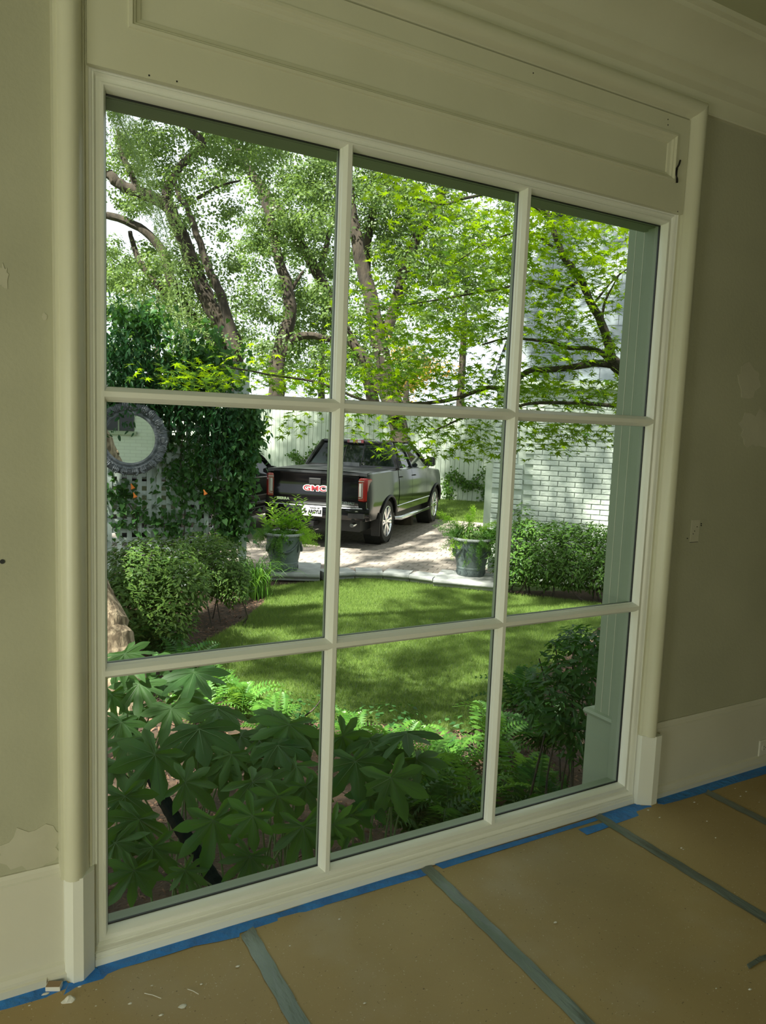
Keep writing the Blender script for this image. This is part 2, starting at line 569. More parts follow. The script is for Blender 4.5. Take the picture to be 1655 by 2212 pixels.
def leaves(parent, C, N, D, S, leaf, m, n_ind=0, ind_name='leaf', stuff_name='foliage', key='leaf'):
    """C centres, N normals, D directions, S sizes; the n_ind nearest the camera are parts, the rest one joined part."""
    C = np.asarray(C, float)
    if len(C) == 0:
        return
    Fm = frames(np.asarray(N, float), np.asarray(D, float))
    S = np.asarray(S, float)
    order = np.argsort(np.linalg.norm(C - CAM, axis=1))
    ind, rest = order[:n_ind], order[n_ind:]
    lv = np.array(leaf[0], float)
    lf = leaf[1]
    if len(rest):
        V = np.einsum('nij,kj->nki', Fm[rest], lv) * S[rest][:, None, None] + C[rest][:, None, :]
        V = V.reshape(-1, 3)
        if parent is not None:
            V = V - np.array(wm(parent).translation)
        k = len(lv)
        fl = np.array(lf, dtype=np.int32)
        idx = (fl[None, :, :] + (np.arange(len(rest)) * k)[:, None, None]).reshape(-1)
        me = bpy.data.meshes.new(stuff_name)
        me.vertices.add(len(V))
        me.vertices.foreach_set('co', V.astype(np.float32).ravel())
        me.loops.add(len(idx))
        me.loops.foreach_set('vertex_index', idx.astype(np.int32))
        nf = len(idx) // 3
        me.polygons.add(nf)
        me.polygons.foreach_set('loop_start', np.arange(nf, dtype=np.int32) * 3)
        me.materials.append(m)
        me.update(calc_edges=True)
        o = bpy.data.objects.new(stuff_name, me)
        col.objects.link(o)
        o['kind'] = 'stuff'
        if parent is not None:
            o.parent = parent
    if len(ind):
        kk = (key, m.name)
        if kk not in LEAFMESH:
            me = bpy.data.meshes.new(ind_name)
            me.from_pydata([tuple(p) for p in leaf[0]], [], leaf[1])
            me.materials.append(m)
            LEAFMESH[kk] = me
        me = LEAFMESH[kk]
        t0 = wm(parent).translation
        for i in ind:
            o = bpy.data.objects.new(ind_name, me)
            col.objects.link(o)
            o.parent = parent
            M3 = Matrix([list(map(float, Fm[i][r])) for r in range(3)]) * float(S[i])
            M4 = M3.to_4x4()
            M4.translation = Vector([float(c) for c in C[i]]) - t0
            o.matrix_local = M4


def rdir(n):
    a = rng.normal(size=(n, 3))
    return a / np.linalg.norm(a, axis=1, keepdims=True)


def blob(c, r, n, shell=0.6):
    """n points in an ellipsoid, biased to its skin; returns points and outward directions"""
    d = rdir(n)
    t = shell + (1 - shell) * rng.random(n) ** 0.7
    t = np.where(rng.random(n) < 0.25, rng.random(n) ** 0.4, t)
    return np.array(c) + d * t[:, None] * np.array(r), d


def clumps(c, r, ncl, per, cr, up=0.6):
    """tufts of leaves scattered through an ellipsoid"""
    cc, _ = blob(c, r, ncl, 0.2)
    P, Nn = [], []
    for q in cc:
        s = cr * (0.6 + 0.8 * rng.random())
        p, d = blob(q, (s, s, s * 0.6), per, 0.5)
        P.append(p)
        Nn.append(d + np.array([0, 0, up]))
    return np.concatenate(P), np.concatenate(Nn)


# ------------------------------------------------------------------ room shell
W, Z0, Z1 = 2.07, 0.087, 2.366
YW = -0.040            # room face of the window wall
YE = 0.07              # outside face
CEIL = 3.030
OX0, OX1, OZ1 = -0.047, W + 0.047, 2.54
s = MB()
s.box((-3.0, YW, -0.3), (OX0, YE, 3.2))
s.box((OX1, YW, -0.3), (5.2, YE, 3.2))
s.box((OX0, YW, OZ1), (OX1, YE, 3.2))
s.box((OX0, YW, -0.3), (OX1, YE, -0.001))
wf = s.build('wall_front', WALLP, kind='structure')
s = MB()
s.box((-3.0, YE, -1.2), (-0.03, YE + 0.02, 3.6))
s.box((2.11, YE, -1.2), (5.2, YE + 0.02, 3.6))
s.box((-0.03, YE, 2.39), (2.11, YE + 0.02, 3.6))
s.box((-0.03, YE, -1.2), (2.11, YE + 0.02, 0.045))
s.build('wall_outside', EXTB, kind='structure')
MB().box((-3.1, -6.0, -0.3), (-3.0, YE, 3.2)).build('wall_left', WALLP, kind='structure')
MB().box((5.2, -6.0, -0.3), (5.3, YE, 3.2)).build('wall_right', WALLP, kind='structure')
MB().box((-3.1, -6.1, -0.3), (5.3, -6.0, 3.2)).build('wall_back', WALLP, kind='structure')
MB().box((-3.1, -6.1, -0.12), (5.3, YW, 0.0)).build('floor', mat('floor_wood', (0.2, 0.12, 0.06), 0.6), kind='structure')
MB().box((-3.1, -6.1, CEIL), (5.3, YW, CEIL + 0.3)).build('ceiling', CEILP, kind='structure')
MB().box((-3.4, -6.4, 3.2), (5.6, 0.75, 3.4)).build('roof', SLATE, kind='structure')  # unseen eave stretched outward to shade the bed under the window


def blotch(cx, cz, rx, rz, n=22, jag=0.25, y=YW, t=0.0015, sd=1):
    rr = random.Random(sd)
    pts = []
    for k in range(n):
        a = 2 * math.pi * k / n
        q = 1 + jag * (rr.random() - .5) * 2
        pts.append((cx + rx * q * math.cos(a), cz + rz * q * math.sin(a)))
    m = MB()
    vs = [(p[0], y - t, p[1]) for p in pts] + [(p[0], y, p[1]) for p in pts]
    m.add(vs, [tuple(range(n))] + [(i, (i + 1) % n, n + (i + 1) % n, n + i) for i in range(n)])
    return m


def blot_px(u, v, ru, rv, sd, jag=0.25):
    c = ony(u, v, YW)
    a = ony(u + ru, v, YW)
    b = ony(u, v + rv, YW)
    return blotch(c[0], c[2], abs(a[0] - c[0]), abs(c[2] - b[2]), jag=jag, sd=sd)


for (u, v, ru, rv, sd) in ((70, 1830, 66, 46, 3), (1618, 822, 26, 34, 4), (1632, 930, 32, 40, 5), (96, 684, 5, 8, 6), (8, 600, 10, 26, 8)):
    blot_px(u, v, ru, rv, sd).build('plaster_patch', PATCH, wf)
# covered box cut-out with screw holes
c = ony(1501, 1147, YW)
MB().box((c[0] - .026, YW - .002, c[2] - .047), (c[0] + .026, YW + .001, c[2] + .047)).build('cutout_patch', PATCH, wf)
m = MB()
for dx, dz in ((-.045, -.03), (-.004, .0), (.010, .018), (.036, .03), (.037, .022), (-.012, -.012)):
    m.lathe([(.0022, -.0035), (.0022, 0)], (c[0] + dx, YW, c[2] + dz), 8, axis='Y')
m.build('screw_hole', GASK, wf)
m = MB()
m.box((c[0] - .027, YW - .0024, c[2] - .0485), (c[0] + .024, YW, c[2] - .0465))
m.build('cut_line', GASK, wf)
c = ony(5, 1213, YW)
MB().lathe([(.006, -.002), (.006, 0)], (c[0], YW, c[2]), 10, axis='Y').build('screw_hole', GASK, wf)


# baseboards: tall board, cap bead, base bead
def baseboard(name, x0, x1):
    prof = [(YW, 0.335), (YW - .006, 0.335), (YW - .010, 0.325), (YW - .010, 0.312), (YW - .014, 0.308), (YW - .014, 0.055),
            (YW - .022, 0.048), (YW - .026, 0.036), (YW - .026, 0.028), (YW - .031, 0.024), (YW - .031, 0.0), (YW, 0)]
    m = MB()
    m.rings([[(x0, a, b) for a, b in prof], [(x1, a, b) for a, b in prof]], True, True)
    return m.build(name, BASEP, kind='structure')


bl = baseboard('baseboard_left', -3.0, -0.118)
br = baseboard('baseboard_right', W + 0.132, 5.2)
MB().box((5.16, -6, 0), (5.2, YW, .335)).build('baseboard_side', BASEP, kind='structure')

# casing (mitred run up the left, over the top, down the right)
CP = [(.047, -.044), (.056, -.046), (.058, -.056), (.064, -.060), (.070, -.076), (.082, -.090), (.096, -.095), (.110, -.092),
      (.120, -.082), (.123, -.072), (.131, -.072), (.133, -.040)]
CTOP = 2.832 - .133
PL = 0.30
prof = CP


def casing_side(side):
    rs = []
    for zsel in (0, 1):
        ring = []
        for o, y in prof:
            x = -o if side < 0 else W + o
            z = PL if zsel == 0 else CTOP + o
            ring.append((x, y, z))
        rs.append(ring)
    return MB().rings(rs, False)


t1 = casing_side(-1).build('trim_1', TRIM, kind='structure', smooth=True)
t2 = casing_side(1).build('trim_2', TRIM, kind='structure', smooth=True)
MB().rings([[(-o, y, CTOP + o) for o, y in prof], [(W + o, y, CTOP + o) for o, y in prof]], False).build('trim_3', TRIM, kind='structure', smooth=True)


def plinth(sign, pts, parent):
    m = MB()
    q = [(-a if sign < 0 else W + a, b) for a, b in pts]
    m.prism(q, 0.0, PL + .004)
    m.build('plinth_block', TRIMW, parent)


plinth(-1, [(.040, -.030), (.044, -.060), (.078, -.092), (.104, -.092), (.122, -.066), (.124, -.030)], t1)
plinth(1, [(.050, -.030), (.054, -.066), (.104, -.098), (.139, -.096), (.143, -.030)], t2)

# header board with a recessed panel
HX0, HX1, HZ0, HZ1, HY = -.052, W + .052, 2.405, CTOP + .05, -.060
PX0, PX1, PZ0, PZ1 = .045, 2.062, 2.512, 2.687
hp = [(0, HY), (.002, HY - .006), (.010, HY - .007), (.015, HY + .001), (.019, HY + .002), (.024, HY + .009), (.034, HY + .013), (.036, HY + .018)]
m = MB()
ring0 = [(HX0, HY, HZ0), (HX1, HY, HZ0), (HX1, HY, HZ1), (HX0, HY, HZ1)]
rr_ = [[(PX0 + i, y, PZ0 + i), (PX1 - i, y, PZ0 + i), (PX1 - i, y, PZ1 - i), (PX0 + i, y, PZ1 - i)] for i, y in hp]
back = [(HX0, YW, HZ0), (HX1, YW, HZ0), (HX1, YW, HZ1), (HX0, YW, HZ1)]
m.rings([back, ring0] + rr_)
m.add(rr_[-1], [(0, 1, 2, 3)])
hd = m.build('trim_4', TRIM, kind='structure')

m = MB()
for u, v in ((1152, 158), (1443, 258), (1443, 270), (322, 163), (382, 176), (1464, 457)):
    q = ony(u, v, HY)
    m.lathe([(.0022, -.0012), (.0022, 0)], (q[0], HY, q[2]), 8, axis='Y')
m.build('nail_hole', GASK, hd)
# crown moulding along the window wall
crp = [(YW, 2.795), (YW - .018, 2.795), (YW - .022, 2.80), (YW - .022, 2.838), (YW - .030, 2.858), (YW - .055, 2.868), (YW - .062, 2.874), (YW - .066, 2.892),
       (YW - .088, 2.905), (YW - .094, 2.925), (YW - .12, 2.955), (YW - .16, 2.983), (YW - .205, 2.996), (YW - .21, 3.010), (YW - .23, 3.014), (YW - .235, 3.034), (YW, 3.034)]
MB().rings([[(-3.0, a, b) for a, b in crp], [(5.2, a, b) for a, b in crp]], True, True).build('trim_5', TRIM, kind='structure', smooth=True)

# ------------------------------------------------------------------ the window
win = empty('window_1', (W / 2, 0, Z0), kind='structure')
FP = [(.0, -.002), (.0, -.012), (.003, -.024), (.009, -.034), (.014, -.034), (.017, -.029), (.027, -.028), (.030, -.033), (.033, -.036),
      (.036, -.033), (.040, -.038), (.044, -.040), (.048, -.044)]
m = MB()
m.rings([[(-o, y, Z0 - o), (W + o, y, Z0 - o), (W + o, y, Z1 + o), (-o, y, Z1 + o)] for o, y in FP])
m.build('frame', TRIMW, win, smooth=True)
# stool below the frame down to the floor
sp = [(Z0 - .046, -.040), (Z0 - .048, -.046), (Z0 - .056, -.049), (Z0 - .060, -.047), (Z0 - .064, -.051), (0.0, -.053), (0.0, -.038)]
MB().rings([[(-.047, y, z) for z, y in sp], [(W + .050, y, z) for z, y in sp]], False).build('sill', TRIMW, win)
# gasket ring and outside stop
m = MB()
m.rings([[(-o, y, Z0 - o), (W + o, y, Z0 - o), (W + o, y, Z1 + o), (-o, y, Z1 + o)] for o, y in ((.0, -.002), (-.003, -.001), (-.003, .006), (.002, .008))])
m.build('gasket', GASK, win)
m = MB()
m.rings([[(-o, y, Z0 - o), (W + o, y, Z0 - o), (W + o, y, Z1 + o), (-o, y, Z1 + o)] for o, y in ((-.0005, .006), (.0, .022), (.008, .030), (.014, .030), (.014, YE))])
m.build('outer_stop', EXTP, win)
MB().rings([[(-.03, y, z) for y, z in ((.006, .080), (.058, .070), (.062, .066), (.062, .040), (.006, .040))],
            [(2.11, y, z) for y, z in ((.006, .080), (.058, .070), (.062, .066), (.062, .040), (.006, .040))]], True, True).build('outer_sill', EXTP, win)
m = MB()
m.box((-.04, .031, 2.367), (2.12, .112, 2.54))
m.box((2.088, .012, .05), (2.112, YE, 2.39))
m.box((-.04, .012, .05), (-.018, YE, 2.39))
m.build('outer_jamb', EXTP, win)
XM = [W / 3, 2 * W / 3]
ZM = [Z0 + (Z1 - Z0) / 3, Z0 + 2 * (Z1 - Z0) / 3]
mp = [(-.020, -.001), (-.020, -.010), (-.0175, -.013), (-.0165, -.020), (-.010, -.030), (-.007, -.034), (.007, -.034), (.010, -.030), (.0165, -.020), (.0175, -.013), (.020, -.010), (.020, -.001)]
ep = [(-.018, .005), (-.018, .022), (-.010, .030), (.010, .030), (.018, .022), (.018, .005)]
gkp = [(-.0205, -.001), (-.0205, .005), (.0205, .005), (.0205, -.001)]


def munt(vertical, c, a, b):
    m = MB()
    for k, pr in enumerate((mp, ep, gkp)):
        m.cur = (0, 1, 2)[k]
        if vertical:
            m.rings([[(c + x, y, a) for x, y in pr], [(c + x, y, b) for x, y in pr]], True, True)
        else:
            m.rings([[(a, y, c + x) for x, y in pr], [(b, y, c + x) for x, y in pr]], True, True)
    return m.build('muntin', [TRIMW, EXTP, GASK], win)


for x in XM:
    munt(True, x, Z0 - .009, Z1 + .009)
xe = [-.009, XM[0], XM[1], W + .009]
for z in ZM:
    for i in range(3):
        munt(False, z, xe[i] + (0 if i == 0 else .0068), xe[i + 1] - (0 if i == 2 else .0068))
xp = [0.0] + XM + [W]
zp = [Z0] + ZM + [Z1]
for i in range(3):
    for j in range(3):
        m = MB().add([(xp[i], .001, zp[j]), (xp[i + 1], .001, zp[j]), (xp[i + 1], .001, zp[j + 1]), (xp[i], .001, zp[j + 1])], [(0, 1, 2, 3)])
        m.build('pane', GLASS, win)

# pilasters outside, at both sides of the opening
for k, (x0, x1) in enumerate(((2.105, 2.46), (-.42, -.045))):
    m = MB()
    m.box((x0, YE + .001, -.75), (x1, .190, 3.2))
    q = m.build('trim_%d' % (6 + k), EXTP, kind='structure')
    m = MB()
    m.box((x0 - .004, YE + .001, -.75), (x1 + .02, .228, .300))
    m.rings([[(x0 - .004 - o, YE + .001, z), (x1 + .02 + o, YE + .001, z), (x1 + .02 + o, .228 + o, z), (x0 - .004 - o, .228 + o, z)] for o, z in
             ((0, .30), (.010, .305), (.014, .316), (.010, .328), (-.004, .334), (-.03, .336))], True, True)
    m.build('pilaster_base', EXTP, q)
    m = MB()
    for yy in (.105, .15):
        m.box((x0 - .0008, yy, -.7), (x0 + .002, yy + .003, 3.15))
    m.build('board_joint', GASK if k else TRIM, q)

# second window of the house, seen in the garden mirror
w2 = empty('window_2', (-1.25, YE + .02, 1.18), kind='structure')
MB().box((-1.60, YE + .021, 1.18), (-.92, YE + .035, 2.35)).build('pane', CGLA, w2)
m = MB()
m.box((-1.66, YE + .021, 1.10), (-.86, YE + .09, 1.18))
m.build('sill', EXTP, w2)
m = MB()
m.box((-1.27, YE + .021, 1.18), (-1.25, YE + .05, 2.35))
m.box((-1.60, YE + .021, 1.72), (-.92, YE + .05, 1.74))
m.build('muntin', EXTP, w2)

# ------------------------------------------------------------------ small things on the trim and walls
c = ony(1463, 372, HY)
hk = empty('curtain_hook', (c[0], HY, c[2]), 'small black wrought metal hook screwed beside the recessed panel above the window', 'hook')
pp = [ony(u, v, HY - dy) for u, v, dy in ((1470, 346, .016), (1467, 356, .014), (1462, 364, .006), (1460, 372, .004), (1460, 379, .004), (1463, 386, .008), (1463, 394, .012))]
MB().tube(smoothpath(pp, 3), [.0035] * 6 + [.0060] * 7 + [.0038] * 6, 8).build('hook_arm', BLACKM, hk, smooth=True)
p = ony(1460, 375, HY)
MB().box((p[0] - .005, HY - .004, p[2] - .016), (p[0] + .005, HY - .0001, p[2] + .016)).build('back_plate', BLACKM, hk)
m = MB()
for dz in (-.008, .009):
    m.lathe([(.0018, -.0055), (.0018, -.004)], (p[0], HY, p[2] + dz), 8, axis='Y')
m.build('screw', CHRO, hk)

YB = YW - .0142
c = ony(1655, 1612, YB)
ol = empty('wall_outlet', (c[0], YB, c[2]), 'off-white electrical outlet plate set sideways in the tall baseboard', 'outlet')
MB().rings([[(c[0] - .058 + i, y, c[2] - .038 + i), (c[0] + .062 - i, y, c[2] - .038 + i), (c[0] + .062 - i, y, c[2] + .038 - i), (c[0] - .058 + i, y, c[2] + .038 - i)]
            for i, y in ((0, YB), (0, YB - .004), (.003, YB - .006))], True, True).build('cover_plate', PLATE, ol)
for dx in (-.024, .020):
    MB().lathe([(.017, -.0085), (.017, -.006)], (c[0] + dx, YB, c[2]), 20, axis='Y').build('socket', PLATE, ol)
    m = MB()
    for ddz in (-.006, .006):
        m.box((c[0] + dx - .007, YB - .0092, c[2] + ddz - .001), (c[0] + dx + .001, YB - .0085, c[2] + ddz + .001))
    m.lathe([(.002, -.0092), (.002, -.0085)], (c[0] + dx + .008, YB, c[2]), 8, axis='Y')
    m.build('slot', GASK, ol)

# ------------------------------------------------------------------ floor protection
seams = [0.392, 1.055, 1.905, 2.505]
edges = [-3.0] + seams + [5.2]
shl = ['brown kraft paper sheet left of the first grey tape seam', 'brown kraft paper sheet between the first and second grey tape seams',
       'widest brown kraft paper sheet, between the two longest grey tape seams', 'brown kraft paper sheet in front of the right plinth and wall',
       'dusty brown kraft paper sheet at the far right corner']
for i in range(5):
    a, b = edges[i] + (0 if i == 0 else -.012), edges[i + 1] + (0.012 if i < 4 else 0)
    nx, ny = max(6, int((b - a) / .06)), 60
    ys = -0.062 if i not in (1, 2) else -.060
    yb = -5.9
    vs, fs = [], []
    zz = .0012 + .0004 * (i % 2)
    for jy in range(ny + 1):
        y = ys + (yb - ys) * (jy / ny) ** 1.6
        for ix in range(nx + 1):
            x = a + (b - a) * ix / nx
            h = .0022 * (math.sin(x * 9 + y * 3.1 + i) * math.sin(y * 7 - x * 4 + 2 * i) + 1) * min(1, min(ix, nx - ix) / 3, jy / 3)
            vs.append((x, y, zz + h))
    for jy in range(ny):
        for ix in range(nx):
            q = jy * (nx + 1) + ix
            fs.append((q, q + nx + 1, q + nx + 2, q + 1))
    MB().add(vs, fs).build('paper_sheet', KRAFT, smooth=True, label=shl[i], cat='paper', group='kraft paper sheets covering the floor')

tl = ['short-looking grey duct tape strip nearest the left plinth, running down out of frame', 'long grey duct tape strip starting below the first vertical glazing bar',
      'long grey duct tape strip starting over the doubled blue tape near the right plinth', 'thin dark grey duct tape strip at the dusty right corner by the outlet']
for i, x in enumerate(seams):
    w = .024
    y0 = [-.098, -.052, -.060, -.120][i]
    vs, fs = [], []
    n = 70
    for k in range(n + 1):
        t = k / n
        y = y0 - 5.5 * t ** 1.5
        wv = .006 * math.sin(y * 2.3 + i * 2) + (.010 * math.sin(y * 1.1 + 1.0) if i == 1 else 0)
        e = .0018 * math.sin(k * 2.1 + i)
        for ox, oz in ((-w, .0040), (-w * .3, .0056 + .0012 * math.sin(k * 1.7)), (w * .35, .0054), (w, .0040)):
            vs.append((x + wv + ox + e, y + (0.012 * ox / w if k == 0 else 0), oz))
    for k in range(n):
        for q in range(3):
            a = k * 4 + q
            fs.append((a, a + 4, a + 5, a + 1))
    MB().add(vs, fs).build('duct_tape_strip', DUCT, smooth=True, label=tl[i], cat='tape', group='duct tape strips over the paper seams')
pts = [onz(u, v, 0) for u, v in ((1613, 2087), (1640, 2070), (1668, 2061), (1672, 2070), (1640, 2082), (1618, 2096))]
MB().prism([(p[0], p[1]) for p in pts], .004, .006).build('duct_tape_scrap', DUCT, label='loose curled scrap of grey duct tape at the right edge of the floor', cat='tape')


def z3(p):
    return (p[0] / 2.364, 1700 + p[1] / 2.364)


def z4(p):
    return (700 + p[0] / 1.733, 1600 + p[1] / 1.733)


tapes = [
    (z3, [(920, 783), (1100, 737), (1440, 642), (1655, 568), (1655, 612), (1440, 682), (1300, 725), (1222, 752), (1150, 768), (1020, 795), (935, 818)], 'blue masking tape piece along the sill between the first two grey tape strips'),
    (z3, [(487, 915), (560, 880), (640, 852), (760, 825), (920, 792), (1060, 765), (1225, 748), (1222, 770), (1110, 795), (1000, 815), (860, 860), (720, 902), (620, 930), (545, 962), (505, 938)], 'crinkled blue masking tape along the left end of the sill'),
    (z3, [(482, 925), (500, 935), (548, 962), (480, 1040), (430, 1085), (380, 1142), (330, 1145), (290, 1120), (330, 1060), (350, 1008), (420, 1000)], 'torn blue masking tape slanting around the left plinth'),
    (z3, [(-60, 1100), (0, 1082), (220, 1032), (330, 988), (348, 1008), (322, 1068), (270, 1072), (150, 1105), (30, 1140), (-60, 1160)], 'dusty blue masking tape along the left baseboard'),
    (z4, [(-45, 600), (0, 587), (200, 528), (375, 482), (400, 500), (368, 512), (200, 560), (0, 620), (-45, 634)], 'blue masking tape under the first vertical glazing bar'),
    (z4, [(415, 466), (600, 412), (820, 350), (1020, 288), (1035, 296), (1018, 303), (850, 356), (640, 420), (445, 482)], 'narrow blue masking tape below the right half of the sill'),
    (z4, [(1018, 284), (1100, 258), (1168, 237), (1190, 246), (1222, 245), (1238, 262), (1160, 290), (1095, 312), (1060, 300)], 'wide blue masking tape in front of the right plinth'),
    (z4, [(952, 335), (1010, 319), (1072, 303), (1085, 318), (1040, 336), (985, 355)], 'short blue tape scrap beside the second long duct tape strip'),
    (z4, [(1243, 222), (1400, 172), (1655, 92), (1700, 78), (1700, 112), (1655, 126), (1450, 190), (1330, 226), (1272, 241), (1250, 238)], 'dusty blue masking tape along the right baseboard'),
]
for i, (fn, pl, lb) in enumerate(tapes):
    q = []
    for p_ in pl:
        u, v = fn(p_)
        w_ = onz(u, v, 0)
        q.append((w_[0], w_[1]))
    MB().prism(q, .0030, .0036 + .00025 * (i % 3)).build('masking_tape', BLUE, label=lb, cat='tape', group='blue masking tape along the walls')

c = onz(116, 2138, 0)
bk = empty('carton_scrap', (c[0], c[1], .004), 'small torn carton scrap with white edge on the blue tape by the left plinth', 'scrap', rz=-.45)
MB().box((-.018, -.011, 0), (.020, .011, .013)).build('carton_box', CHIPW, bk, local=True)
m = MB()
m.box((-.017, -.012, .0131), (.019, .010, .0142))
m.add([(-.019, .011, .013), (-.019, -.002, .013), (-.021, .012, .024), (-.019, .003, .021)], [(0, 1, 3, 2)])
m.build('torn_flap', CARD, bk, local=True)


def crumple(name, u, v, r, label, mtl, flat=.35, sd=1, grp=None):
    rr = random.Random(sd)
    c = onz(u, v, 0)
    m = MB()
    rs = []
    for j in range(4):
        a = j / 3
        rs.append([(c[0] + r * math.cos(t) * (1 - a * .75) * (1 + .5 * (rr.random() - .5)), c[1] + r * .6 * math.sin(t) * (1 - a * .75) * (1 + .5 * (rr.random() - .5)),
                    .0042 + r * flat * a * (1 + .4 * rr.random())) for t in [2 * math.pi * k / 9 for k in range(9)]])
    m.rings(rs, True, True)
    return m.build(name, mtl, label=label, cat='debris', group=grp)


crumple('paint_peel', 150, 2164, .020, 'curled white paint peel lying on the torn blue tape by the left plinth', CHIPW, .5, 1)
crumple('paint_peel', 98, 2150, .009, 'small flat white flake left of the carton scrap', CHIPW, .15, 2)
crumple('paint_chip', 395, 2177, .012, 'long white chip on the brown paper near the bottom edge', CHIPW, .12, 3)
fl = [(328, 2132), (435, 2129), (281, 2171), (208, 2141), (207, 2177), (348, 2196), (64, 2175), (172, 2134), (514, 2090), (626, 2046), (733, 1988), (1472, 1834), (1476, 1837),
      (1527, 1776), (1500, 1735), (1507, 1739), (1425, 1768), (1400, 1752), (1588, 1705), (1600, 1722), (1612, 1712), (1640, 1735), (1546, 1812), (1620, 2140), (1547, 2138), (788, 2170), (1200, 1995), (1411, 2190)]
for i, (u, v) in enumerate(fl):
    crumple('dust_crumb', u, v, .0035 + .0015 * ((i * 7) % 3), 'tiny white crumb of plaster dust on the covered floor', CHIPW, .3, i + 10, 'plaster crumbs on the floor')
for i, (a, b) in enumerate((((312, 2150), (348, 2161)), ((405, 2141), (429, 2152)))):
    p, q = onz(*a, 0), onz(*b, 0)
    MB().tube([(p[0], p[1], .006), ((p[0] + q[0]) / 2, (p[1] + q[1]) / 2 + .002, .007), (q[0], q[1], .006)], .0009, 6).build(
        'wood_splinter', CHIPW, label=('longer' if i == 0 else 'shorter') + ' pale wood splinter on the brown paper below the sill', cat='debris')

# ------------------------------------------------------------------ ground outside
MB().box((-60, YE + .03, -1.0), (80, 90, LAWN - .04)).build('ground', TURF, kind='structure')
m = MB().prism([(-3, .095), (12, .095), (12, 5.0), (8.0, 5.8), (6.3, 6.4), (3.6, 8.2), (0, 12), (-3, 12)], LAWN - .06, LAWN - .012)
m.build('garden_bed', SOIL, kind='structure')
lawn_poly = [(1.62, 3.30), (1.58, 4.2), (1.84, 5.30), (2.52, 5.97), (3.10, 6.75), (3.5, 7.62), (4.3, 7.70), (5.13, 7.68), (5.6, 7.12), (6.0, 6.62), (6.34, 6.25),
             (6.7, 5.82), (7.3, 5.15), (7.2, 4.75), (6.4, 4.25), (5.5, 3.72), (4.6, 3.25), (3.7, 2.62), (3.05, 2.32), (2.6, 2.72), (2.1, 2.98)]
lawn = MB().prism(lawn_poly, LAWN - .04, LAWN).build('lawn', TURF, kind='structure')


def inpoly(P, poly):
    x, y = P[:, 0], P[:, 1]
    r = np.zeros(len(P), bool)
    j = len(poly) - 1
    for i in range(len(poly)):
        xi, yi = poly[i]
        xj, yj = poly[j]
        cnd = ((yi > y) != (yj > y)) & (x < (xj - xi) * (y - yi) / (yj - yi + 1e-12) + xi)
        r ^= cnd
        j = i
    return r


def grass(parent, poly, n, z, h=.035, w=.0045):
    P = rng.random((n * 2, 2))
    mn = np.min(poly, axis=0)
    mx = np.max(poly, axis=0)
    P = mn + P * (mx - mn)
    P = P[inpoly(P, poly)]
    n = len(P)
    C = np.column_stack([P, np.full(n, z)])
    lean = rng.normal(size=(n, 2)) * .55
    D = np.column_stack([lean, np.ones(n)])
    a = rng.random(n) * 6.28
    N = np.column_stack([np.cos(a), np.sin(a), rng.random(n) * .3])
    S = h * (0.6 + .8 * rng.random(n))
    leaf = ([(-w / h / 2, 0, 0), (w / h / 2, 0, 0), (0, 1, .12)], [(0, 1, 2)])
    leaves(parent, C, N, D, S, leaf, BLADE, 0, stuff_name='grass_blades')


grass(lawn, lawn_poly, 150000, LAWN)

# mulch chips in the bed
mu = empty('mulch', (2.2, 5.6, LAWN), kind='stuff')
P = rng.random((16000, 2)) * np.array([6.5, 7.8]) + np.array([.0, .15])
P = P[~inpoly(P, lawn_poly)]
P = P[(P[:, 0] * GU[0] + P[:, 1] * GU[1]) < 8.0]
n = len(P)
C = np.column_stack([P, LAWN + .002 + .01 * rng.random(n)])
tag(mu, 'reddish brown shredded bark mulch covering the planting beds', 'mulch')
leaves(mu, C, np.column_stack([rng.normal(size=(n, 2)) * .5, np.ones(n)]), rdir(n), .02 + .035 * rng.random(n),
       ([(-.12, 0, 0), (.12, 0, 0), (.1, 1, .05), (-.1, 1, 0), (0, .5, .16)], [(0, 1, 4), (1, 2, 4), (2, 3, 4), (3, 0, 4)]), MULCH, 0, stuff_name='bark_chips')

# driveway
dr = [gp(8.45, -3.6), gp(8.9, -2.7), gp(9.1, -2.0), gp(9.05, -1.4), gp(8.95, -.55), gp(9.9, -.55), gp(15.9, -.55), gp(16.5, -3.0), gp(16.6, -14), gp(8.2, -14), gp(8.2, -4.2)]
drv = MB().prism([(p[0], p[1]) for p in dr], LAWN - .03, DRIVE - .012)
# field texture is laid in its own rotated frame
dobj = empty('driveway', gp(12, -5, DRIVE - .05), kind='structure', rz=-AZ)
drv.build('paver_field', PAVET, dobj)
pm = bpy.data.meshes.new('paver')
t_ = MB()
t_.rings([[(-.116 + i, -.076 + i, z), (.116 - i, -.076 + i, z), (.116 - i, .076 - i, z), (-.116 + i, .076 - i, z)] for i, z in ((0, -.02), (0, -.004), (.005, 0))], True, True)
pm.from_pydata(t_.v, [], t_.f)
pm.materials.append(PAVE)
inv = wm(dobj).inverted()
cnt = 0
drp = [(p[0], p[1]) for p in dr]
cands = []
for i in range(26):
    for j in range(-30, 4):
        u = 8.75 + i * .16
        w_ = j * .24 + (.12 if i % 2 else 0)
        p = gp(u, w_, DRIVE)
        if inpoly(np.array([[p[0], p[1]]]), drp)[0]:
            v = R @ (np.array(p) - CAM)
            pxx = 827.5 + F_PX * v[0] / v[2]
            pyy = 1106 + F_PX * v[1] / v[2]
            if 540 < pxx < 1080:
                cands.append((v[2], p))
cands.sort(key=lambda q: q[0])
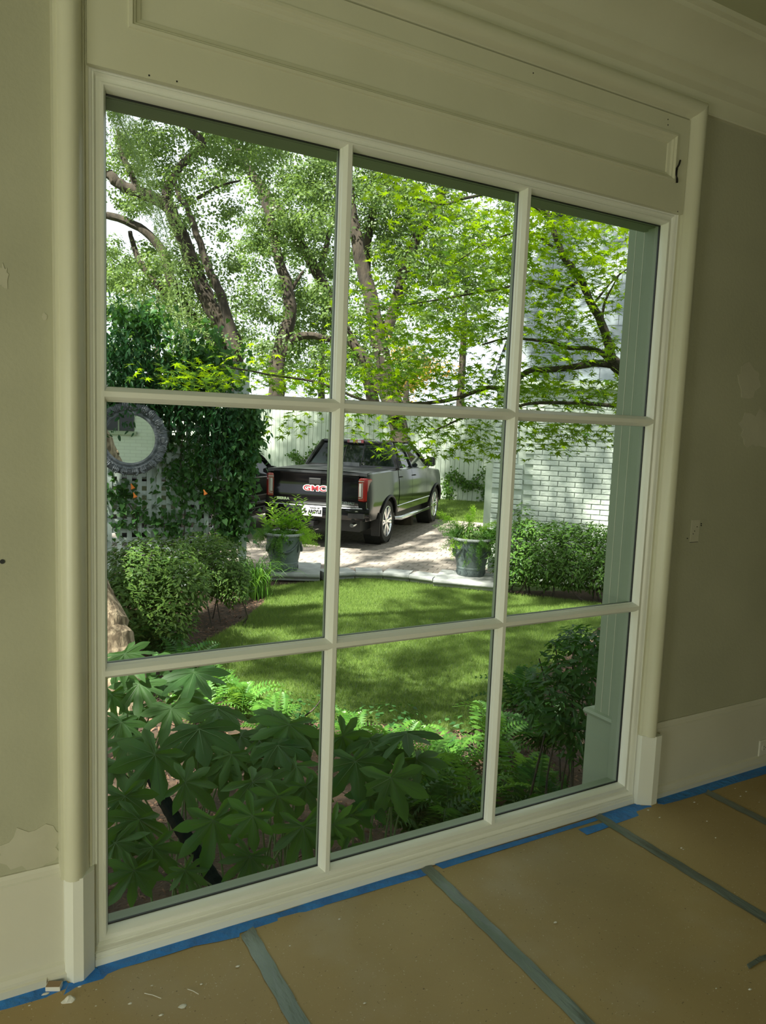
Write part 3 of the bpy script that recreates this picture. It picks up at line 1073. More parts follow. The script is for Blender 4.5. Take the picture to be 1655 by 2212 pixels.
for dd, p in cands[:300]:
    o = bpy.data.objects.new('paver', pm)
    col.objects.link(o)
    o.parent = dobj
    q = inv @ Vector(p)
    o.location = (q.x, q.y, q.z + random.uniform(-.002, .002))
    o.rotation_euler = (random.uniform(-.01, .01), random.uniform(-.01, .01), random.uniform(-.01, .01))

# coping stones with a bullnose front
cop = empty('coping', gp(8.9, -1.8, DRIVE), 'curved grey stone coping edging the lawn between the two planters', 'coping')


def stone(f0, f1, depth, name='coping_stone', top=DRIVE + .02):
    f0, f1 = np.array(f0), np.array(f1)
    d = f1 - f0
    d /= np.linalg.norm(d)
    nrm = np.array([-d[1], d[0]])
    if nrm @ GU[:2] < 0:
        nrm = -nrm
    prof = [(.03, -.12), (.03, -.085), (.0, -.075), (-.022, -.055), (-.026, -.035), (-.018, -.012), (.005, -.002), (.04, 0), (depth, 0), (depth, -.12)]
    rs = []
    for e, ins in ((f0 + d * .004, 0), (f1 - d * .004, 0)):
        rs.append([(e[0] + nrm[0] * a, e[1] + nrm[1] * a, top + b) for a, b in prof])
    return MB().rings(rs, True, True)


def gxy(u, w):
    p = gp(u, w)
    return (p[0], p[1])


arc = [(8.48, -2.72), (8.82, -2.36), (8.97, -1.98), (8.99, -1.58), (8.93, -1.20)]
for a, b in zip(arc[:-1], arc[1:]):
    stone(gxy(*a), gxy(*b), .30).build('coping_stone', STONE, cop, smooth=True)
stone(gxy(8.10, -3.42), gxy(8.36, -2.74), .85, top=DRIVE + .03).build('coping_stone', STONE, cop, smooth=True)
stone(gxy(8.80, -1.17), gxy(8.86, -.28), .75, top=DRIVE + .03).build('coping_stone', STONE, cop, smooth=True)

# far grass strip beside the fence
strip = [gp(16.15, -4.4), gp(15.9, -.55), gp(20.9, -.55), gp(20.9, -14), gp(16.6, -14)]
strip = [(p[0], p[1]) for p in strip]
ls = MB().prism(strip, LAWN - .03, DRIVE).build('lawn_strip', TURF, kind='structure')
grass(ls, [gxy(15.95, -4.2), gxy(15.9, -.6), gxy(20.8, -.6), gxy(20.8, -4.6)], 26000, DRIVE, .05, .012)
# ------------------------------------------------------------------ fence
FU = 20.9
FT = 2.0
fen = empty('board_fence', gp(FU, -6, DRIVE), 'tall pale painted vertical board fence behind the parked vehicles', 'fence')
me = None
bw = .145
nb = 92
for i in range(nb):
    w_ = -1.0 - i * bw
    c = np.array(gp(FU, w_, (FT + DRIVE) / 2))
    if me is None:
        t_ = MB().obox((0, 0, 0), GW, GU, (0, 0, 1), bw / 2 - .004, .012, (FT - DRIVE) / 2, .003)
        me = bpy.data.meshes.new('fence_board')
        me.from_pydata(t_.v, [], t_.f)
        me.materials.append(FENCEM)
    o = bpy.data.objects.new('fence_board', me)
    col.objects.link(o)
    o.parent = fen
    o.location = Vector(c) - wm(fen).translation + Vector(GU) * (.003 * (i % 2))
m = MB()
m.obox(gp(FU + .05, -1.0 - nb * bw / 2, (FT + DRIVE) / 2), GW, GU, (0, 0, 1), nb * bw / 2, .02, (FT - DRIVE) / 2 - .02)
m.build('backing', MORTM, fen)
MB().obox(gp(FU, -1.0 - nb * bw / 2, FT + .02), GW, GU, (0, 0, 1), nb * bw / 2 + .1, .05, .025).build('cap_rail', FENCEM, fen)

# ------------------------------------------------------------------ neighbouring wing: brick wall with slate mansard
GU0 = 9.9
cor = -.58
gar = empty('garage_wing', gp(GU0, 1.6, LAWN), 'pale painted brick garage wing with quoins and a grey slate mansard roof', 'building')
EAVE = 2.18
MB().obox(gp(GU0 + 5.55, cor + 3.2, (EAVE + LAWN) / 2), GW, GU, (0, 0, 1), 3.2, 5.5, (EAVE - LAWN) / 2).build('wall', MORTM, gar)
bm_ = None
BL, BH = .254, .077
bcount = 0
mrest = MB()
bricks = []
for r in range(37):
    z = LAWN + .05 + r * BH
    off = (r % 2) * BL / 2
    for k in range(14):
        w_ = cor + .60 + (k - 0.5) * BL + off
        if w_ - BL / 2 < cor + .44:
            continue
        if w_ > 3.4:
            continue
        bricks.append((r, w_, z))
vis = [b for b in bricks if b[2] > -.35 and b[2] < 1.78 and b[1] < 2.3]
vis = vis[:300]
vs_ = set(vis)
t_ = MB().obox((0, 0, 0), GW, GU, (0, 0, 1), BL / 2 - .005, .016, BH / 2 - .005, .005)
bm_ = bpy.data.meshes.new('brick')
bm_.from_pydata(t_.v, [], t_.f)
bm_.materials.append(BRICKM)
G0 = wm(gar).translation
for b in bricks:
    p = gp(GU0 + .038 - random.random() * .004, b[1] + random.uniform(-.002, .002), b[2])
    if b in vs_:
        o = bpy.data.objects.new('brick', bm_)
        col.objects.link(o)
        o.parent = gar
        o.location = Vector(p) - G0
        o.rotation_euler = (0, random.uniform(-.008, .008), random.uniform(-.01, .01))
    else:
        mrest.obox(p, GW, GU, (0, 0, 1), BL / 2 - .005, .016, BH / 2 - .005, .005)
mrest.build('far_bricks', BRICKM, gar, kind='stuff')
# quoins at the corner: blocks of courses alternately wide and narrow
for r in range(36):
    z = LAWN + .05 + r * BH
    blk = r % 9
    if blk == 8:
        continue
    wide = (r // 9) % 2 == 0
    if blk >= 5:
        wide = not wide
    ext = .46 if wide else .36
    cuts = [0, ext * (.45 if r % 2 else .55), ext] if r % 2 else [0, ext * .3, ext]
    for a, b in zip(cuts[:-1], cuts[1:]):
        MB().obox(gp(GU0 + .018, cor + (a + b) / 2 + random.uniform(-.002, .002), z), GW, GU, (0, 0, 1), (b - a) / 2 - .005, .030, BH / 2 - .005, .006).build('quoin_brick', BRICKM, gar)
MB().obox(gp(GU0 + .1, cor + 3.2, EAVE + .05), GW, GU, (0, 0, 1), 3.25, .22, .06).build('cornice', FENCEM, gar)
# mansard slates
RT = 4.72
lean = .42
nrow = 12
rh = (RT - EAVE - .1) / nrow
t0 = EAVE + .1
sl_n = np.array(GU) * (RT - t0) + np.array([0, 0, -lean])
axu = (np.array(GU) * lean + np.array([0, 0, RT - t0]))
axu /= np.linalg.norm(axu)
nrm = np.cross(GW, axu)
m = MB()
hipx = .62
q0 = np.array(gp(GU0 + .02, cor - .1, t0))
q1 = np.array(gp(GU0 + .02, cor + 6.5, t0))
q2 = np.array(gp(GU0 + lean + .02, cor + 6.5, RT))
q3 = np.array(gp(GU0 + lean + .02, cor + hipx, RT))
q4 = np.array(gp(GU0 + 11, cor + hipx, RT))
q5 = np.array(gp(GU0 + 11, cor - .1, t0))
q6 = np.array(gp(GU0 + 11, cor + 6.5, RT))
q7 = np.array(gp(GU0 + 11, cor + 6.5, t0))
m.add([q0, q1, q2, q3, q4, q5, q6, q7], [(0, 1, 2, 3), (0, 3, 4, 5), (3, 2, 6, 4), (1, 7, 6, 2), (5, 4, 6, 7)])
m.build('roof_deck', DARKG, gar)
scount = 0
for r in range(nrow):
    t = (r + .5) / nrow
    z = t0 + (RT - t0) * t
    du = lean * t
    wst = cor - .05 + hipx * t
    wv = wst + (.15 if r % 2 else 0)
    k = 0
    while wv < cor + 3.6:
        sw = .30
        a, b = (wst if k == 0 and r % 2 else wv), wv + sw
        if k == 0 and r % 2:
            a, b = wst, wv
            wv -= sw
        c = np.array(gp(GU0 + du - .006, (a + b) / 2, z))
        MB().obox(c + axu * .004, GW, np.array(GU) * .98 + np.array([0, 0, -.12]), axu, (b - a) / 2 - .003, .006, rh / 2 + .012).build('slate', SLATE, gar)
        wv += sw
        k += 1
MB().obox(gp(GU0 + lean, cor + 3.5, RT + .03), GW, GU, (0, 0, 1), 3.0, .07, .03).build('ridge_cap', DARKG, gar)
gpst = MB()
gpst.obox(gp(GU0 + .35, cor - .1, .30), GW, GU, (0, 0, 1), .055, .055, .96)
gpst.obox(gp(GU0 + .35, cor - .1, 1.27), GW, GU, (0, 0, 1), .07, .07, .02)
gpst.build('gate_post', FENCEM, label='square white painted post standing at the garage corner', cat='post')


# ------------------------------------------------------------------ trees
def tree(name, label, base, limbs, bark, group=None, seg=10, wob=.12):
    """limbs: list of (path points, r0, r1)"""
    t = empty(name, base, label, 'tree', group)
    for i, (pts, r0, r1) in enumerate(limbs):
        sp_ = smoothpath(pts, 5)
        n = len(sp_)
        rad = [r0 + (r1 - r0) * k / (n - 1) for k in range(n)]
        sp_ = [p + rng.normal(size=3) * r0 * .06 for p in sp_]
        MB().tube(sp_, rad, seg, True, wob).build('trunk' if i == 0 else 'branch', bark, t, smooth=True)
    return t


def px(lst, d):
    return [at(u, v, d) for u, v in lst]


def gz(p, z=LAWN):
    return (p[0], p[1], z)


def foliage_px(parent, cl, d, dspread, per, cr, size, m, up=.6, leaf=L_QUAD, n_ind=0, name='foliage'):
    """clusters given as (u, v, ru, rv, number of tufts) at depth d"""
    P, N = [], []
    for u, v, ru, rv, k in cl:
        for _ in range(int(k * .72)):
            a = rng.normal(size=2) * .55
            q = at(u + a[0] * ru, v + a[1] * rv, d + .75 * dspread + rng.normal() * dspread)
            s_ = cr * (.5 + rng.random())
            p, dd = blob(q, (s_, s_, s_ * .65), per, .45)
            P.append(p)
            N.append(dd + np.array([0, 0, up]))
    P = np.concatenate(P)
    N = np.concatenate(N)
    leaves(parent, P, N, rdir(len(P)), size * (.7 + .6 * rng.random(len(P))), leaf, m, n_ind, stuff_name=name)


D1 = 18.0
A1 = px([(505, 800), (507, 745), (455, 660), (425, 600), (405, 540), (375, 470), (355, 440), (300, 415), (255, 395), (232, 372)], D1)
oak1 = tree('oak_tree', 'large spreading oak with crooked limbs behind the vine-covered lattice', gz(A1[0], LAWN), [
    ([gz(A1[0], LAWN)] + A1, .23, .11),
    (px([(355, 440), (365, 400), (390, 360), (410, 340), (440, 312), (405, 270), (380, 230)], D1), .11, .06),
    (px([(500, 760), (435, 712), (385, 640), (365, 590), (350, 540), (300, 490), (232, 465)], D1 + .5), .15, .09),
    (px([(512, 760), (482, 650), (450, 580), (430, 520), (405, 450), (390, 430), (375, 380)], D1 - .4), .12, .04),
    (px([(375, 640), (345, 620), (300, 560), (280, 500)], D1 + .8), .12, .05),
    (px([(425, 430), (450, 415), (480, 400), (520, 390)], D1 + .5), .05, .02),
    (px([(300, 415), (285, 380), (262, 330), (255, 280)], D1), .09, .04)], BARK)
foliage_px(oak1, [(300, 330, 95, 90, 60), (420, 300, 110, 60, 50), (330, 560, 110, 80, 38), (260, 600, 60, 80, 34), (450, 470, 90, 90, 22), (470, 640, 80, 100, 34), (380, 680, 90, 50, 30),
                  (330, 430, 120, 50, 26), (560, 330, 90, 60, 36), (480, 740, 60, 50, 20)], D1, 1.1, 120, .42, .085, OAKL)
P, N = [], []  # unseen high foliage added to the oak to shade fence and driveway
for c, r, k in (((4.0, 14.5, 10.4), (2.6, 2.0, .8), 34), ((6.5, 16.5, 10.8), (2.6, 2.2, .8), 34), ((3.0, 17.5, 11.0), (2.6, 2.4, .9), 30), ((8.0, 13.5, 10.2), (2.0, 1.8, .7), 22)):
    p, nn = clumps(c, r, k, 230, .55)
    P.append(p)
    N.append(nn)
P, N = np.concatenate(P), np.concatenate(N)
leaves(oak1, P, N, rdir(len(P)), .12 * (.7 + .6 * rng.random(len(P))), L_QUAD, OAKL, stuff_name='shade_foliage')
D2 = 27.0
A2 = px([(598, 860), (600, 770), (625, 690), (620, 620), (600, 550), (585, 480), (560, 400)], D2)
oak2 = tree('oak_tree', 'oak with upright trunk and a low right limb left of the first glazing bar', gz(A2[0], LAWN), [
    ([gz(A2[0], LAWN)] + A2, .32, .12),
    (px([(600, 785), (620, 745), (645, 728), (672, 724), (712, 732), (760, 720)], D2), .17, .10),
    (px([(622, 640), (640, 610), (655, 585)], D2), .08, .04)], BARK)
foliage_px(oak2, [(600, 500, 80, 70, 50), (660, 450, 90, 70, 50), (560, 560, 60, 60, 20), (680, 620, 60, 60, 24), (580, 640, 60, 60, 20), (640, 760, 80, 40, 24), (560, 700, 60, 60, 24), (700, 380, 70, 60, 36)],
           D2, 1.3, 120, .60, .125, OAKL)
D3 = 29.0
A3 = px([(800, 830), (745, 720), (720, 660), (690, 600), (640, 510), (560, 400), (515, 330), (480, 260)], D3)
oak3 = tree('oak_tree', 'slim oak leaning left behind the first vertical glazing bar', gz(A3[0], LAWN), [
    ([gz(A3[0] + np.array([.6, 0, 0]), LAWN)] + A3, .26, .14),
    (px([(690, 600), (712, 500), (725, 420), (700, 350)], D3), .12, .05)], BARK)
foliage_px(oak3, [(640, 390, 110, 70, 50), (700, 520, 60, 90, 40), (560, 300, 90, 50, 36), (700, 700, 60, 60, 20), (760, 800, 90, 50, 24)], D3, 1.3, 120, .66, .13, OAKL)
D4 = 17.0
A4 = px([(868, 1000), (862, 930), (845, 840), (820, 740), (800, 640), (775, 540), (757, 450), (750, 350), (760, 280)], D4)
oak4 = tree('oak_tree', 'oak growing in front of the fence behind the pickup cab, trunk forked high', gz(A4[0], LAWN), [
    ([gz(A4[0] + np.array([.1, 0, 0]), DRIVE)] + A4, .22, .11),
    (px([(835, 720), (858, 640), (880, 560), (920, 480), (960, 410), (975, 350)], D4 + .2), .13, .08),
    (px([(855, 900), (820, 830), (790, 780), (760, 735), (740, 700)], D4 - .3), .13, .09),
    (px([(790, 600), (800, 480), (830, 400), (850, 340)], D4 + .8), .11, .04)], BARK)
foliage_px(oak4, [(810, 400, 70, 60, 50), (820, 520, 60, 70, 40), (900, 560, 70, 80, 30), (780, 700, 60, 70, 26), (870, 460, 60, 70, 34), (960, 600, 90, 90, 34), (850, 780, 90, 60, 34), (930, 420, 60, 60, 24),
                  (1000, 500, 90, 90, 30)], D4, 1.0, 120, .42, .08, OAKL)
# trees further back fill the skyline
for k, (u, v, d, lb, mt) in enumerate(((340, 640, 31, 'distant leafy tree far behind the vine-covered lattice', OAKL), (700, 640, 33, 'distant leafy tree far behind the first vertical glazing bar', OAKL),
                                       (1010, 560, 30, 'distant leafy tree far behind the second vertical glazing bar', OAKL), (880, 800, 27, 'small yellowing tree beyond the fence above the pickup', YELL),
                                       (1260, 470, 26, 'distant tree crown above the slate roof of the garage', OAKL))):
    a = at(u, v, d)
    tr = tree('background_tree', lb, gz(a, LAWN), [([gz(a, LAWN), (a[0], a[1], a[2] * .5), tuple(a)], .22, .06)], BARK, seg=8)
    wd = 60 if k == 3 else 130
    foliage_px(tr, [(u, v, wd, wd * .8, 26 if k == 3 else 75), (u - 60, v + 130, wd, 60, 8 if k == 3 else 40)], d, 1.4, 90, .7 if k != 3 else .5, .15, mt)

# near tree at left: leaning trunk with plated bark, unseen crown added for shade
T5 = [at(268, 1560, 6.12), at(262, 1530, 6.15), at(240, 1430, 6.25), at(205, 1330, 6.35), at(150, 1190, 6.5), at(70, 1000, 6.7)]
T5 += [(0.05, 5.4, 2.0), (-0.8, 5.3, 3.6), (-1.9, 4.8, 5.6), (-1.2, 4.4, 7.4)]
near = tree('leaning_tree', 'leaning tree trunk with pale plated bark rising out of the bed at lower left', (.78, 3.72, LAWN), [
    ([T5[0] - np.array([.03, .06, .12])] + T5[1:], .25, .15),
    ([(-1.85, 4.75, 5.2), (0.2, 3.8, 6.9), (2.2, 3.2, 7.9)], .10, .04),
    ([(-1.9, 4.8, 5.6), (0.4, 6.4, 7.6), (2.8, 8.2, 8.6)], .10, .04),
    ([(-1.9, 4.8, 5.4), (-3.4, 3.6, 7.2), (-4.4, 2.4, 8.2)], .10, .04)], BARKN, seg=14, wob=.05)
m = MB()
rp_ = random.Random(3)
# bark plates standing proud of the trunk
sp_ = smoothpath(T5[:6], 8)
for k in range(150):
    i = rp_.randrange(1, len(sp_) - 1)
    c = sp_[i]
    t = sp_[i + 1] - sp_[i - 1]
    t /= np.linalg.norm(t)
    d = np.array([math.cos(k * 2.4), math.sin(k * 2.4), 0.1])
    d -= t * np.dot(d, t)
    d /= np.linalg.norm(d)
    rad = .235 + (.15 - .235) * (i / 50)
    m.obox(c + d * (rad + .002), np.cross(t, d), d, t, rp_.uniform(.012, .028), .010, rp_.uniform(.02, .05))
m.build('bark_plates', BARKN, near, kind='stuff')
# unseen leaf tufts added to shade the garden, gaps placed for sun patches
SX, SY = SUN_DIR.x / SUN_DIR.z, SUN_DIR.y / SUN_DIR.z


def shade_canopy(parent, z, zt, x0, x1, y0, y1, gaps, keep, step=.62, cr=.40, per=190, size=.11, name='foliage', seed=3):
    """tufts at height z whose shade at height zt falls over x0..x1, y0..y1, open above the gaps"""
    global rng
    old = rng
    rng = np.random.default_rng(seed)
    P, N = [], []
    x = x0
    while x < x1:
        y = y0
        while y < y1:
            gx, gy = x + rng.normal() * .2, y + rng.normal() * .2
            k = keep
            for a, b_, rx, ry in gaps:
                if ((gx - a) / rx) ** 2 + ((gy - b_) / ry) ** 2 < 1:
                    k = 0
            if rng.random() < k:
                zz = z + rng.normal() * .35
                c = (gx + SX * (zz - zt), gy + SY * (zz - zt), zz)
                sc = cr * (.7 + .6 * rng.random())
                p, d = blob(c, (sc, sc, sc * .6), per, .4)
                P.append(p)
                N.append(d + np.array([0, 0, .6]))
            y += step
        x += step
    P, N = np.concatenate(P), np.concatenate(N)
    leaves(parent, P, N, rdir(len(P)), size * (.7 + .6 * rng.random(len(P))), L_QUAD, OAKL, stuff_name=name)
    rng = old


LIT = [(1.95, 3.6, .60, .52), (2.95, 4.4, .55, .30), (3.7, 6.9, 1.0, .34), (5.2, 6.9, 1.1, .36), (4.2, 5.6, .8, .18), (6.4, 5.2, .7, .3), (1.9, 2.75, .4, .3), (3.1, 2.2, .35, .3), (1.4, 2.9, .3, .3),
       (1.7, 6.0, .4, .5), (0.9, 4.2, .3, .45), (2.4, 5.5, .25, .2)]
shade_canopy(near, 8.0, LAWN, -2.5, 8.6, .9, 8.0, LIT, 1.0, cr=.47, per=250, seed=4)
shade_canopy(near, 8.6, DRIVE, 1.5, 9.5, 8.0, 12.6, [(6.9, 8.5, 1.0, .5), (4.9, 8.9, .7, .5), (7.3, 9.8, .5, .35), (3.9, 7.9, .35, .4), (5.9, 9.6, .5, .25)], .98, cr=.46, per=230, seed=5)
shade_canopy(near, 9.4, 1.0, 6.9, 9.6, 3.6, 8.2, [(7.30, 6.55, .22, .3), (7.95, 5.2, .28, .5)], 1.0, cr=.46, per=230, seed=6)
shade_canopy(near, 10.6, 3.4, 6.6, 11.0, 3.4, 8.8, [(8.05, 5.5, .25, .5), (7.6, 6.9, .25, .25)], .92, seed=7)
P, N = [], []  # outlying unseen tufts added to hold back sky light
for c, r, k in (((-5.5, 9, 7.5), (2.5, 3.5, 2.5), 60), ((-4.5, 14, 8.5), (3, 4, 3.0), 60), ((-7, 4, 7), (2, 3, 3), 40)):
    p, nn = clumps(c, r, k, 200, .55)
    P.append(p)
    N.append(nn)
P, N = np.concatenate(P), np.concatenate(N)
leaves(near, P, N, rdir(len(P)), .14 * (.7 + .6 * rng.random(len(P))), L_QUAD, OAKL)
# drooping feathery spray hanging in the upper left pane
fb = [at(u, v, 8.2) for u, v in ((215, 170), (250, 240), (290, 330), (335, 430), (375, 560), (398, 700))]
MB().tube(smoothpath(fb, 4), lin(.010, .003, 21), 6).build('drooping_branch', STEM, near)
P, N, D = [], [], []
fbs = smoothpath(fb, 10)
for q in range(190):
    c = fbs[int(len(fbs) * rng.random() ** 1.3)]
    tt = rng.random()
    side = rng.normal(size=3) * np.array([.09, .10, .08])
    dr_ = np.array([.25, .1, -1.0]) + rng.normal(size=3) * .25
    for k in range(26):
        f = k / 26
        p = c + side + dr_ * f * .26
        P.append(p)
        N.append(rng.normal(size=3) + np.array([0, -.6, .2]))
        D.append(dr_ + rng.normal(size=3) * .8)
leaves(near, P, N, D, np.full(len(P), .045), L_NARROW, FEAT, stuff_name='feathery_leaves')

# ------------------------------------------------------------------ maple
DM = 4.9
mb0 = px([(1440, 900), (1400, 835), (1345, 800), (1321, 778)], DM)
mapl = tree('maple_tree', 'small maple with dark branches and bright green star-shaped leaves beside the right pilaster', (3.62, 1.35, LAWN), [
    ([(3.62, 1.30, LAWN - .02), (3.60, 1.32, .4), (3.52, 1.34, 1.2)] + mb0, .06, .042),
    (px([(1325, 785), (1302, 702), (1277, 655), (1254, 604), (1218, 554), (1197, 503), (1184, 467), (1152, 444), (1100, 425), (1040, 420), (960, 440), (900, 430)], DM), .030, .006),
    (px([(1330, 790), (1296, 760), (1264, 752), (1230, 752), (1196, 740), (1160, 735), (1100, 730), (1040, 745)], DM + .1), .020, .006),
    (px([(1350, 803), (1340, 793), (1290, 785), (1226, 795), (1163, 800), (1133, 806), (1095, 840), (1050, 838), (980, 862), (900, 872), (800, 868), (700, 830), (600, 812), (480, 790)], DM), .026, .005),
    (px([(1400, 880), (1338, 877), (1247, 871), (1155, 871), (1090, 885), (1010, 900), (940, 930)], DM - .2), .015, .005),
    (px([(1300, 700), (1304, 665), (1310, 645), (1322, 622), (1340, 590)], DM), .010, .004),
    (px([(1254, 604), (1210, 628), (1150, 606), (1090, 622), (1010, 636), (920, 652), (860, 660)], DM + .1), .012, .004),
    (px([(1196, 535), (1160, 508), (1130, 500), (1060, 520), (980, 570)], DM + .1), .010, .004),
    (px([(1200, 525), (1225, 480), (1255, 455)], DM), .008, .004),
    (px([(1184, 467), (1187, 430), (1186, 400)], DM), .009, .005),
    (px([(1280, 660), (1330, 600), (1390, 560)], DM + .2), .008, .004),
    (px([(1250, 870), (1290, 850), (1330, 830)], DM + .3), .006, .003)], BARKM, seg=8, wob=.08)
P, N, D = [], [], []


def spray(u, v, d, ln, nl, ang=None, droop=.25, wid=.16):
    """one flat spray of maple leaves fanned along a twig"""
    c = at(u, v, d)
    a = rng.uniform(0, 2 * math.pi) if ang is None else ang
    t = np.array([math.cos(a), math.sin(a), -droop])
    side = np.array([-math.sin(a), math.cos(a), 0])
    for k in range(nl):
        f = rng.random()
        p = c + t * ln * (f - .5) + side * rng.normal() * wid * (1 - .5 * f) + np.array([0, 0, rng.normal() * .035])
        P.append(p)
        N.append(np.array([rng.normal() * .38, rng.normal() * .38 - .1, 1.0]))
        D.append(t + side * rng.normal() * .7 + np.array([0, 0, -.25]))


regions = [(930, 430, 110, 34, 14), (1040, 470, 80, 60, 22), (1080, 560, 50, 60, 18), (930, 520, 90, 40, 14), (990, 620, 120, 40, 22), (860, 660, 70, 30, 14), (900, 720, 120, 40, 26), (1030, 720, 90, 50, 24),
           (820, 800, 70, 40, 18), (930, 820, 130, 50, 32), (1050, 830, 70, 50, 22), (640, 815, 80, 28, 14), (520, 810, 70, 26, 12), (430, 810, 60, 25, 10), (700, 830, 50, 25, 8), (400, 830, 40, 20, 6),
           (640, 900, 40, 18, 6), (850, 915, 80, 25, 14), (970, 930, 80, 25, 14), (1050, 940, 50, 22, 8), (880, 965, 50, 18, 6), (1000, 970, 60, 18, 6),
           (1200, 480, 60, 30, 14), (1290, 500, 60, 26, 14), (1350, 480, 30, 20, 6), (1290, 590, 55, 45, 22), (1180, 600, 50, 40, 12), (1330, 640, 28, 30, 8), (1180, 690, 60, 40, 18), (1230, 650, 30, 30, 6), (1180, 770, 60, 30, 14),
           (1280, 730, 40, 30, 10), (1180, 840, 70, 30, 18), (1290, 850, 50, 30, 14), (1180, 925, 60, 26, 16), (1290, 930, 40, 18, 6), (1200, 960, 30, 18, 5), (1150, 440, 40, 20, 8), (1240, 540, 60, 26, 8),
           (860, 400, 40, 20, 4), (790, 640, 30, 20, 4), (1140, 520, 30, 40, 8)]
for u, v, ru, rv, k in regions:
    for _ in range(int(k * (1.55 if u > 1120 else 1.2))):
        spray(u + rng.normal() * ru * .62, v + rng.normal() * rv * .62, DM + rng.normal() * .35 + (0.3 if u < 800 else 0), .36, 11)
leaves(mapl, P, N, D, .078 * (.7 + .6 * rng.random(len(P))), L_MAPLE, MAPL, 300, 'leaf', 'foliage', 'maple')

# ------------------------------------------------------------------ lattice with vine and mirror
LA = np.array(at(160, 1000, 9.45))
LB = np.array(at(524, 1000, 10.15))
ldir = (LB - LA)
ldir[2] = 0
LLEN = np.linalg.norm(ldir)
ldir /= LLEN
lnrm = np.array([ldir[1], -ldir[0], 0])      # toward the camera
LZ0, LZ1 = LAWN + .05, 2.20
lat = empty('garden_lattice', (LA[0], LA[1], LAWN), 'pale green-grey square lattice screen behind the left shrubs', 'trellis')
pitch = .120


def slat(c, ax, half, off):
    return MB().obox(np.array(c) + lnrm * off, ldir if ax == 'v' else (0, 0, 1), lnrm, (0, 0, 1) if ax == 'v' else ldir, .030, .005, half).build('slat', LATT, lat)


k = 0
x = .05
while x < LLEN:
    p = LA + ldir * x
    slat((p[0], p[1], (LZ0 + LZ1) / 2), 'v', (LZ1 - LZ0) / 2, .006)
    x += pitch
z = LZ0 + .06
while z < LZ1:
    p = LA + ldir * LLEN / 2
    slat((p[0], p[1], z), 'h', LLEN / 2, -.006)
    z += pitch
for x in (LLEN + .03, LLEN * .45, -.04):
    p = LA + ldir * x
    MB().obox((p[0], p[1], (LAWN + LZ1 + .05) / 2) - lnrm * .05, ldir, lnrm, (0, 0, 1), .045, .04, (LZ1 + .05 - LAWN) / 2).build('post', LATT, lat)
p = LA + ldir * LLEN / 2
MB().obox((p[0], p[1], LZ1 + .02), ldir, lnrm, (0, 0, 1), LLEN / 2 + .05, .03, .025).build('top_rail', LATT, lat)

# mirror
mc = at(281, 948, 9.40)
mn = np.array([-.269, -.963, 0.0])
mn /= np.linalg.norm(mn)
mx_ = np.array([-mn[1], mn[0], 0])
mx_ = -mx_ if mx_[0] < 0 else mx_
mz_ = np.array([0, 0, 1.0])
mir = empty('garden_mirror', mc, 'round mirror in a carved blue-grey frame hanging on the lattice', 'mirror')
RI, RO = .296, .445


def mring(pr, seg=48):
    m = MB()
    rs = []
    for r, h in pr:
        rs.append([mc + (mx_ * math.cos(a) + mz_ * math.sin(a)) * r + mn * h for a in [2 * math.pi * k / seg for k in range(seg)]])
    return m.rings(rs)


m = MB()
m.add([mc + (mx_ * math.cos(a) + mz_ * math.sin(a)) * (RI + .01) + mn * .012 for a in [2 * math.pi * k / 48 for k in range(48)]], [tuple(range(48))])
m.build('mirror_glass', MIRR, mir)
mring([(RI, .010), (RI, .026), (RI + .022, .036), (RI + .05, .024), (RI + .055, .03), (RO - .05, .04), (RO - .012, .025), (RO, .0), (RI, -.01)]).build('frame', ORNF, mir, smooth=True)
rr = random.Random(5)
for k in range(44):
    a = 2 * math.pi * k / 44
    m = MB()
    ra = RI + .068
    c = mc + (mx_ * math.cos(a) + mz_ * math.sin(a)) * ra + mn * .04
    pr = [(.004, -.010), (.013, -.006), (.015, .002), (.009, .011), (.002, .013)]
    m.rings([[c + (mx_ * math.cos(b) + mz_ * math.sin(b)) * r + mn * h for b in [2 * math.pi * j / 7 for j in range(7)]] for r, h in pr], True, True)
    m.build('bead', ORNF, mir, smooth=True)
for k in range(22):
    a = 2 * math.pi * k / 22
    rd = mx_ * math.cos(a) + mz_ * math.sin(a)
    tg = -mx_ * math.sin(a) + mz_ * math.cos(a)
    path, rad = [], []
    sg = 1 if k % 2 else -1
    for j in range(15):
        th = j / 14 * 4.6
        sp = .040 * (1 - j / 17)
        path.append(mc + rd * (RO - .045 + sp * math.cos(th)) + tg * sg * (sp * math.sin(th) + .01) + mn * (.045 + .010 * math.sin(th)))
        rad.append(.0135 * (1 - .035 * j))
    MB().tube(path, rad, 6).build('scroll', ORNF, mir, smooth=True)
    m = MB()
    for q in (-1, 0, 1):
        b = a + q * .05
        r2 = mx_ * math.cos(b) + mz_ * math.sin(b)
        m.tube([mc + r2 * (RO - .08) + mn * .05, mc + r2 * (RO - .04) + mn * .058, mc + r2 * (RO + .012) + mn * .03], [.006, .012, .004], 6)
    m.build('acanthus_leaf', ORNF, mir, smooth=True)

# vine
vine = empty('climbing_vine', (LB[0], LB[1], LAWN), 'dense dark green climbing vine draped over the lattice top and its right end', 'vine')


def latpt(u, v, off=.06):
    w_ = ray(u, v)
    t = np.dot(LA + lnrm * off - CAM, lnrm) / np.dot(w_, lnrm)
    return CAM + w_ * t


for k, pth in enumerate(([(515, 1190), (508, 1100), (500, 1000), (490, 900), (450, 860)], [(470, 1190), (462, 1110), (470, 1020), (440, 930)], [(395, 1180), (400, 1090), (390, 1000), (400, 900)], [(300, 1170), (290, 1110), (272, 1080)])):
    MB().tube(smoothpath([latpt(u, v, .04) for u, v in pth], 5), .008, 6, True, .2).build('stem', BARKM, vine)


